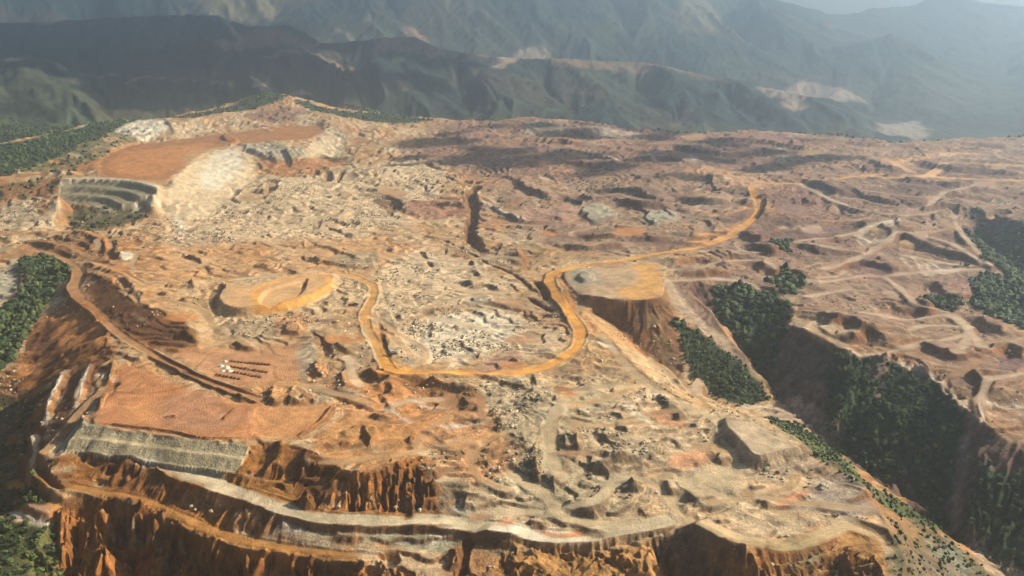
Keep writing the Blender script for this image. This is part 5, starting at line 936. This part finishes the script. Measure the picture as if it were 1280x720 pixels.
PW, PD, PB, PG = plain('pale_paint', (.66, .60, .50), .5), plain('dark_steel', (.05, .045, .04), .6), plain('red_brown_paint', (.26, .09, .05), .5), plain('cab_glass', (.03, .04, .05), .15)
TYRE = plain('tyre_rubber', (.03, .028, .026), .9)
def rect(x0, x1, z0, z1): return [(x0, z0), (x1, z0), (x1, z1), (x0, z1)]
def base_at(name, u, v, yaw, s_, **kw):
    e = bpy.data.objects.new(name, None); C.objects.link(e); x, y, z = on(u, v); e.location = (x, y, z + .1); e.rotation_euler.z = yaw; e.scale = (s_,) * 3
    for k, q in kw.items(): e[k] = q
    return e
def excavator(u, v, yaw, s_, paint_, label):
    e = base_at('excavator', u, v, yaw, s_, label=label, category='excavator', group='machines working in the mine')
    for y0 in (-1.7, 1.0): pm('track', [(-2.3, .25), (-1.9, 0), (1.9, 0), (2.3, .25), (2.3, .8), (1.9, 1.05), (-1.9, 1.05), (-2.3, .8)], y0, y0 + .7, PD, e)
    pm('undercarriage', rect(-1.1, 1.1, .5, 1.2), -1.0, 1.0, PD, e); h = pm('house', [(-2.6, 1.25), (1.5, 1.25), (1.5, 2.3), (-.4, 2.6), (-2.6, 2.6)], -1.5, 1.5, paint_, e); pm('counterweight', [(-3.1, 1.35), (-2.62, 1.25), (-2.62, 2.5), (-3.1, 2.3)], -1.45, 1.45, PD, e)
    c_ = pm('cab', [(.2, 2.3), (1.7, 1.4), (1.8, 2.2), (1.5, 3.3), (.2, 3.3)], .45, 1.52, paint_, e); pm('window', [(.35, 2.5), (1.5, 2.3), (1.35, 3.15), (.35, 3.15)], 1.53, 1.56, PG, c_)
    pm('boom', [(.8, 1.7), (1.3, 1.6), (3.4, 4.2), (5.8, 4.0), (5.8, 4.4), (3.2, 4.9)], -.35, .2, paint_, e); pm('stick', [(5.4, 4.7), (5.9, 4.6), (6.3, 1.7), (5.95, 1.7)], -.3, .15, paint_, e); pm('bucket', [(6.4, 1.8), (5.9, 1.8), (5.2, .9), (5.5, .3), (6.4, .7)], -.7, .5, PD, e)
def truck(u, v, yaw, s_, paint_, label):
    e = base_at('dump_truck', u, v, yaw, s_, label=label, category='truck', group='dump trucks below the flat-topped heap'); pm('chassis', rect(-3.6, 3.8, .9, 1.4), -.7, .7, PD, e); pm('dump_body', [(-4.2, 2.1), (-3.8, 1.5), (1.6, 1.5), (1.9, 2.9), (3.2, 3.1), (3.2, 3.3), (1.5, 3.3), (-4.2, 2.9)], -1.6, 1.6, paint_, e)
    c_ = pm('cab', [(2.2, 1.4), (4.1, 1.4), (4.1, 2.0), (3.7, 2.9), (2.2, 2.9)], -1.4, 1.4, paint_, e); pm('windscreen', [(4.09, 2.05), (4.13, 2.05), (3.75, 2.85), (3.71, 2.85)], -1.1, 1.1, PG, c_)
    for x in (-2.9, -1.3, 3.0):
        for y in (-1.5, 1.1): wheel('wheel', x, y + .2, .85, .6, TYRE, e)
excavator(492, 442, .2, 1.75, PW, 'pale excavator beside the fork of the bright orange haul road')
excavator(1208, 332, math.pi - .3, 1.7, PD, 'dark grey excavator on the pale bench at the edge of the right valley')
truck(439, 382.5, .3, 1.1, PB, 'red brown dump truck parked below the flat-topped heap, left of two'); truck(445, 381, -.5, .95, PB, 'smaller red brown dump truck parked nearest the orange road bend')
# clouds high above, out of frame: they shade the hills at left and the back of the mine
def cloud(cx, cy, cz, rx, ry, n, seed, k_):
    gg = np.random.default_rng(seed); parts = []
    for k in range(n):
        a, q = gg.random() * 6.28, gg.random() ** .6; r = (.20 + .20 * gg.random()) * k_ * min(rx, ry) * (1.15 - .5 * q); v = ICO3[0] * (1 + .06 * gg.normal(size=len(ICO3[0])))[:, None] * (r * 1.3, r * 1.1, r * .6); parts.append((v + (cx + rx * q * math.cos(a), cy + ry * q * math.sin(a), cz + .2 * r), ICO3[1]))
    v, f = join(parts); put(mesh_np('cloud', v, f, [CLOUD], smooth=True), 'cloud', kind='structure', label='white cumulus cloud above the hills')
CLOUD = plain('cloud_white', (.85, .85, .86), 1.0)
for gx_, gy_, cz_, *a in CLOUDS:
    k_ = (cz_ - 150) / math.tan(SUN_EL); cloud(gx_ + k_ * math.sin(SUN_AZ), gy_ + k_ * math.cos(SUN_AZ), cz_, *a)

# ------------------------------------------------------------------ haze
def haze():
    lo = float(Z.min()) - 1.0; hi = max(float(Z.max()), CAM_H) + 15; s = 17800
    v = np.array([(x, y, z) for z in (lo, hi) for x, y in ((-s, -1500), (s, -1500), (s, s), (-s, s))], F32)
    f = np.array([(3, 2, 1, 0), (4, 5, 6, 7), (0, 1, 5, 4), (1, 2, 6, 5), (2, 3, 7, 6), (3, 0, 4, 7)])
    m = bpy.data.materials.new('hazy_air'); m.use_nodes = True; t = m.node_tree; t.nodes.remove(t.nodes['Principled BSDF'])
    pv = t.nodes.new('ShaderNodeVolumePrincipled'); pv.inputs['Density'].default_value = HAZE_DENSITY; pv.inputs['Anisotropy'].default_value = HAZE_G; pv.inputs['Color'].default_value = (.68, .84, 1, 1)
    t.links.new(pv.outputs[0], t.nodes['Material Output'].inputs['Volume'])
    put(mesh_np('haze', v, f, [m], smooth=False), 'haze', kind='stuff', label='pale blue haze over the hills, thickest at upper right')
haze()
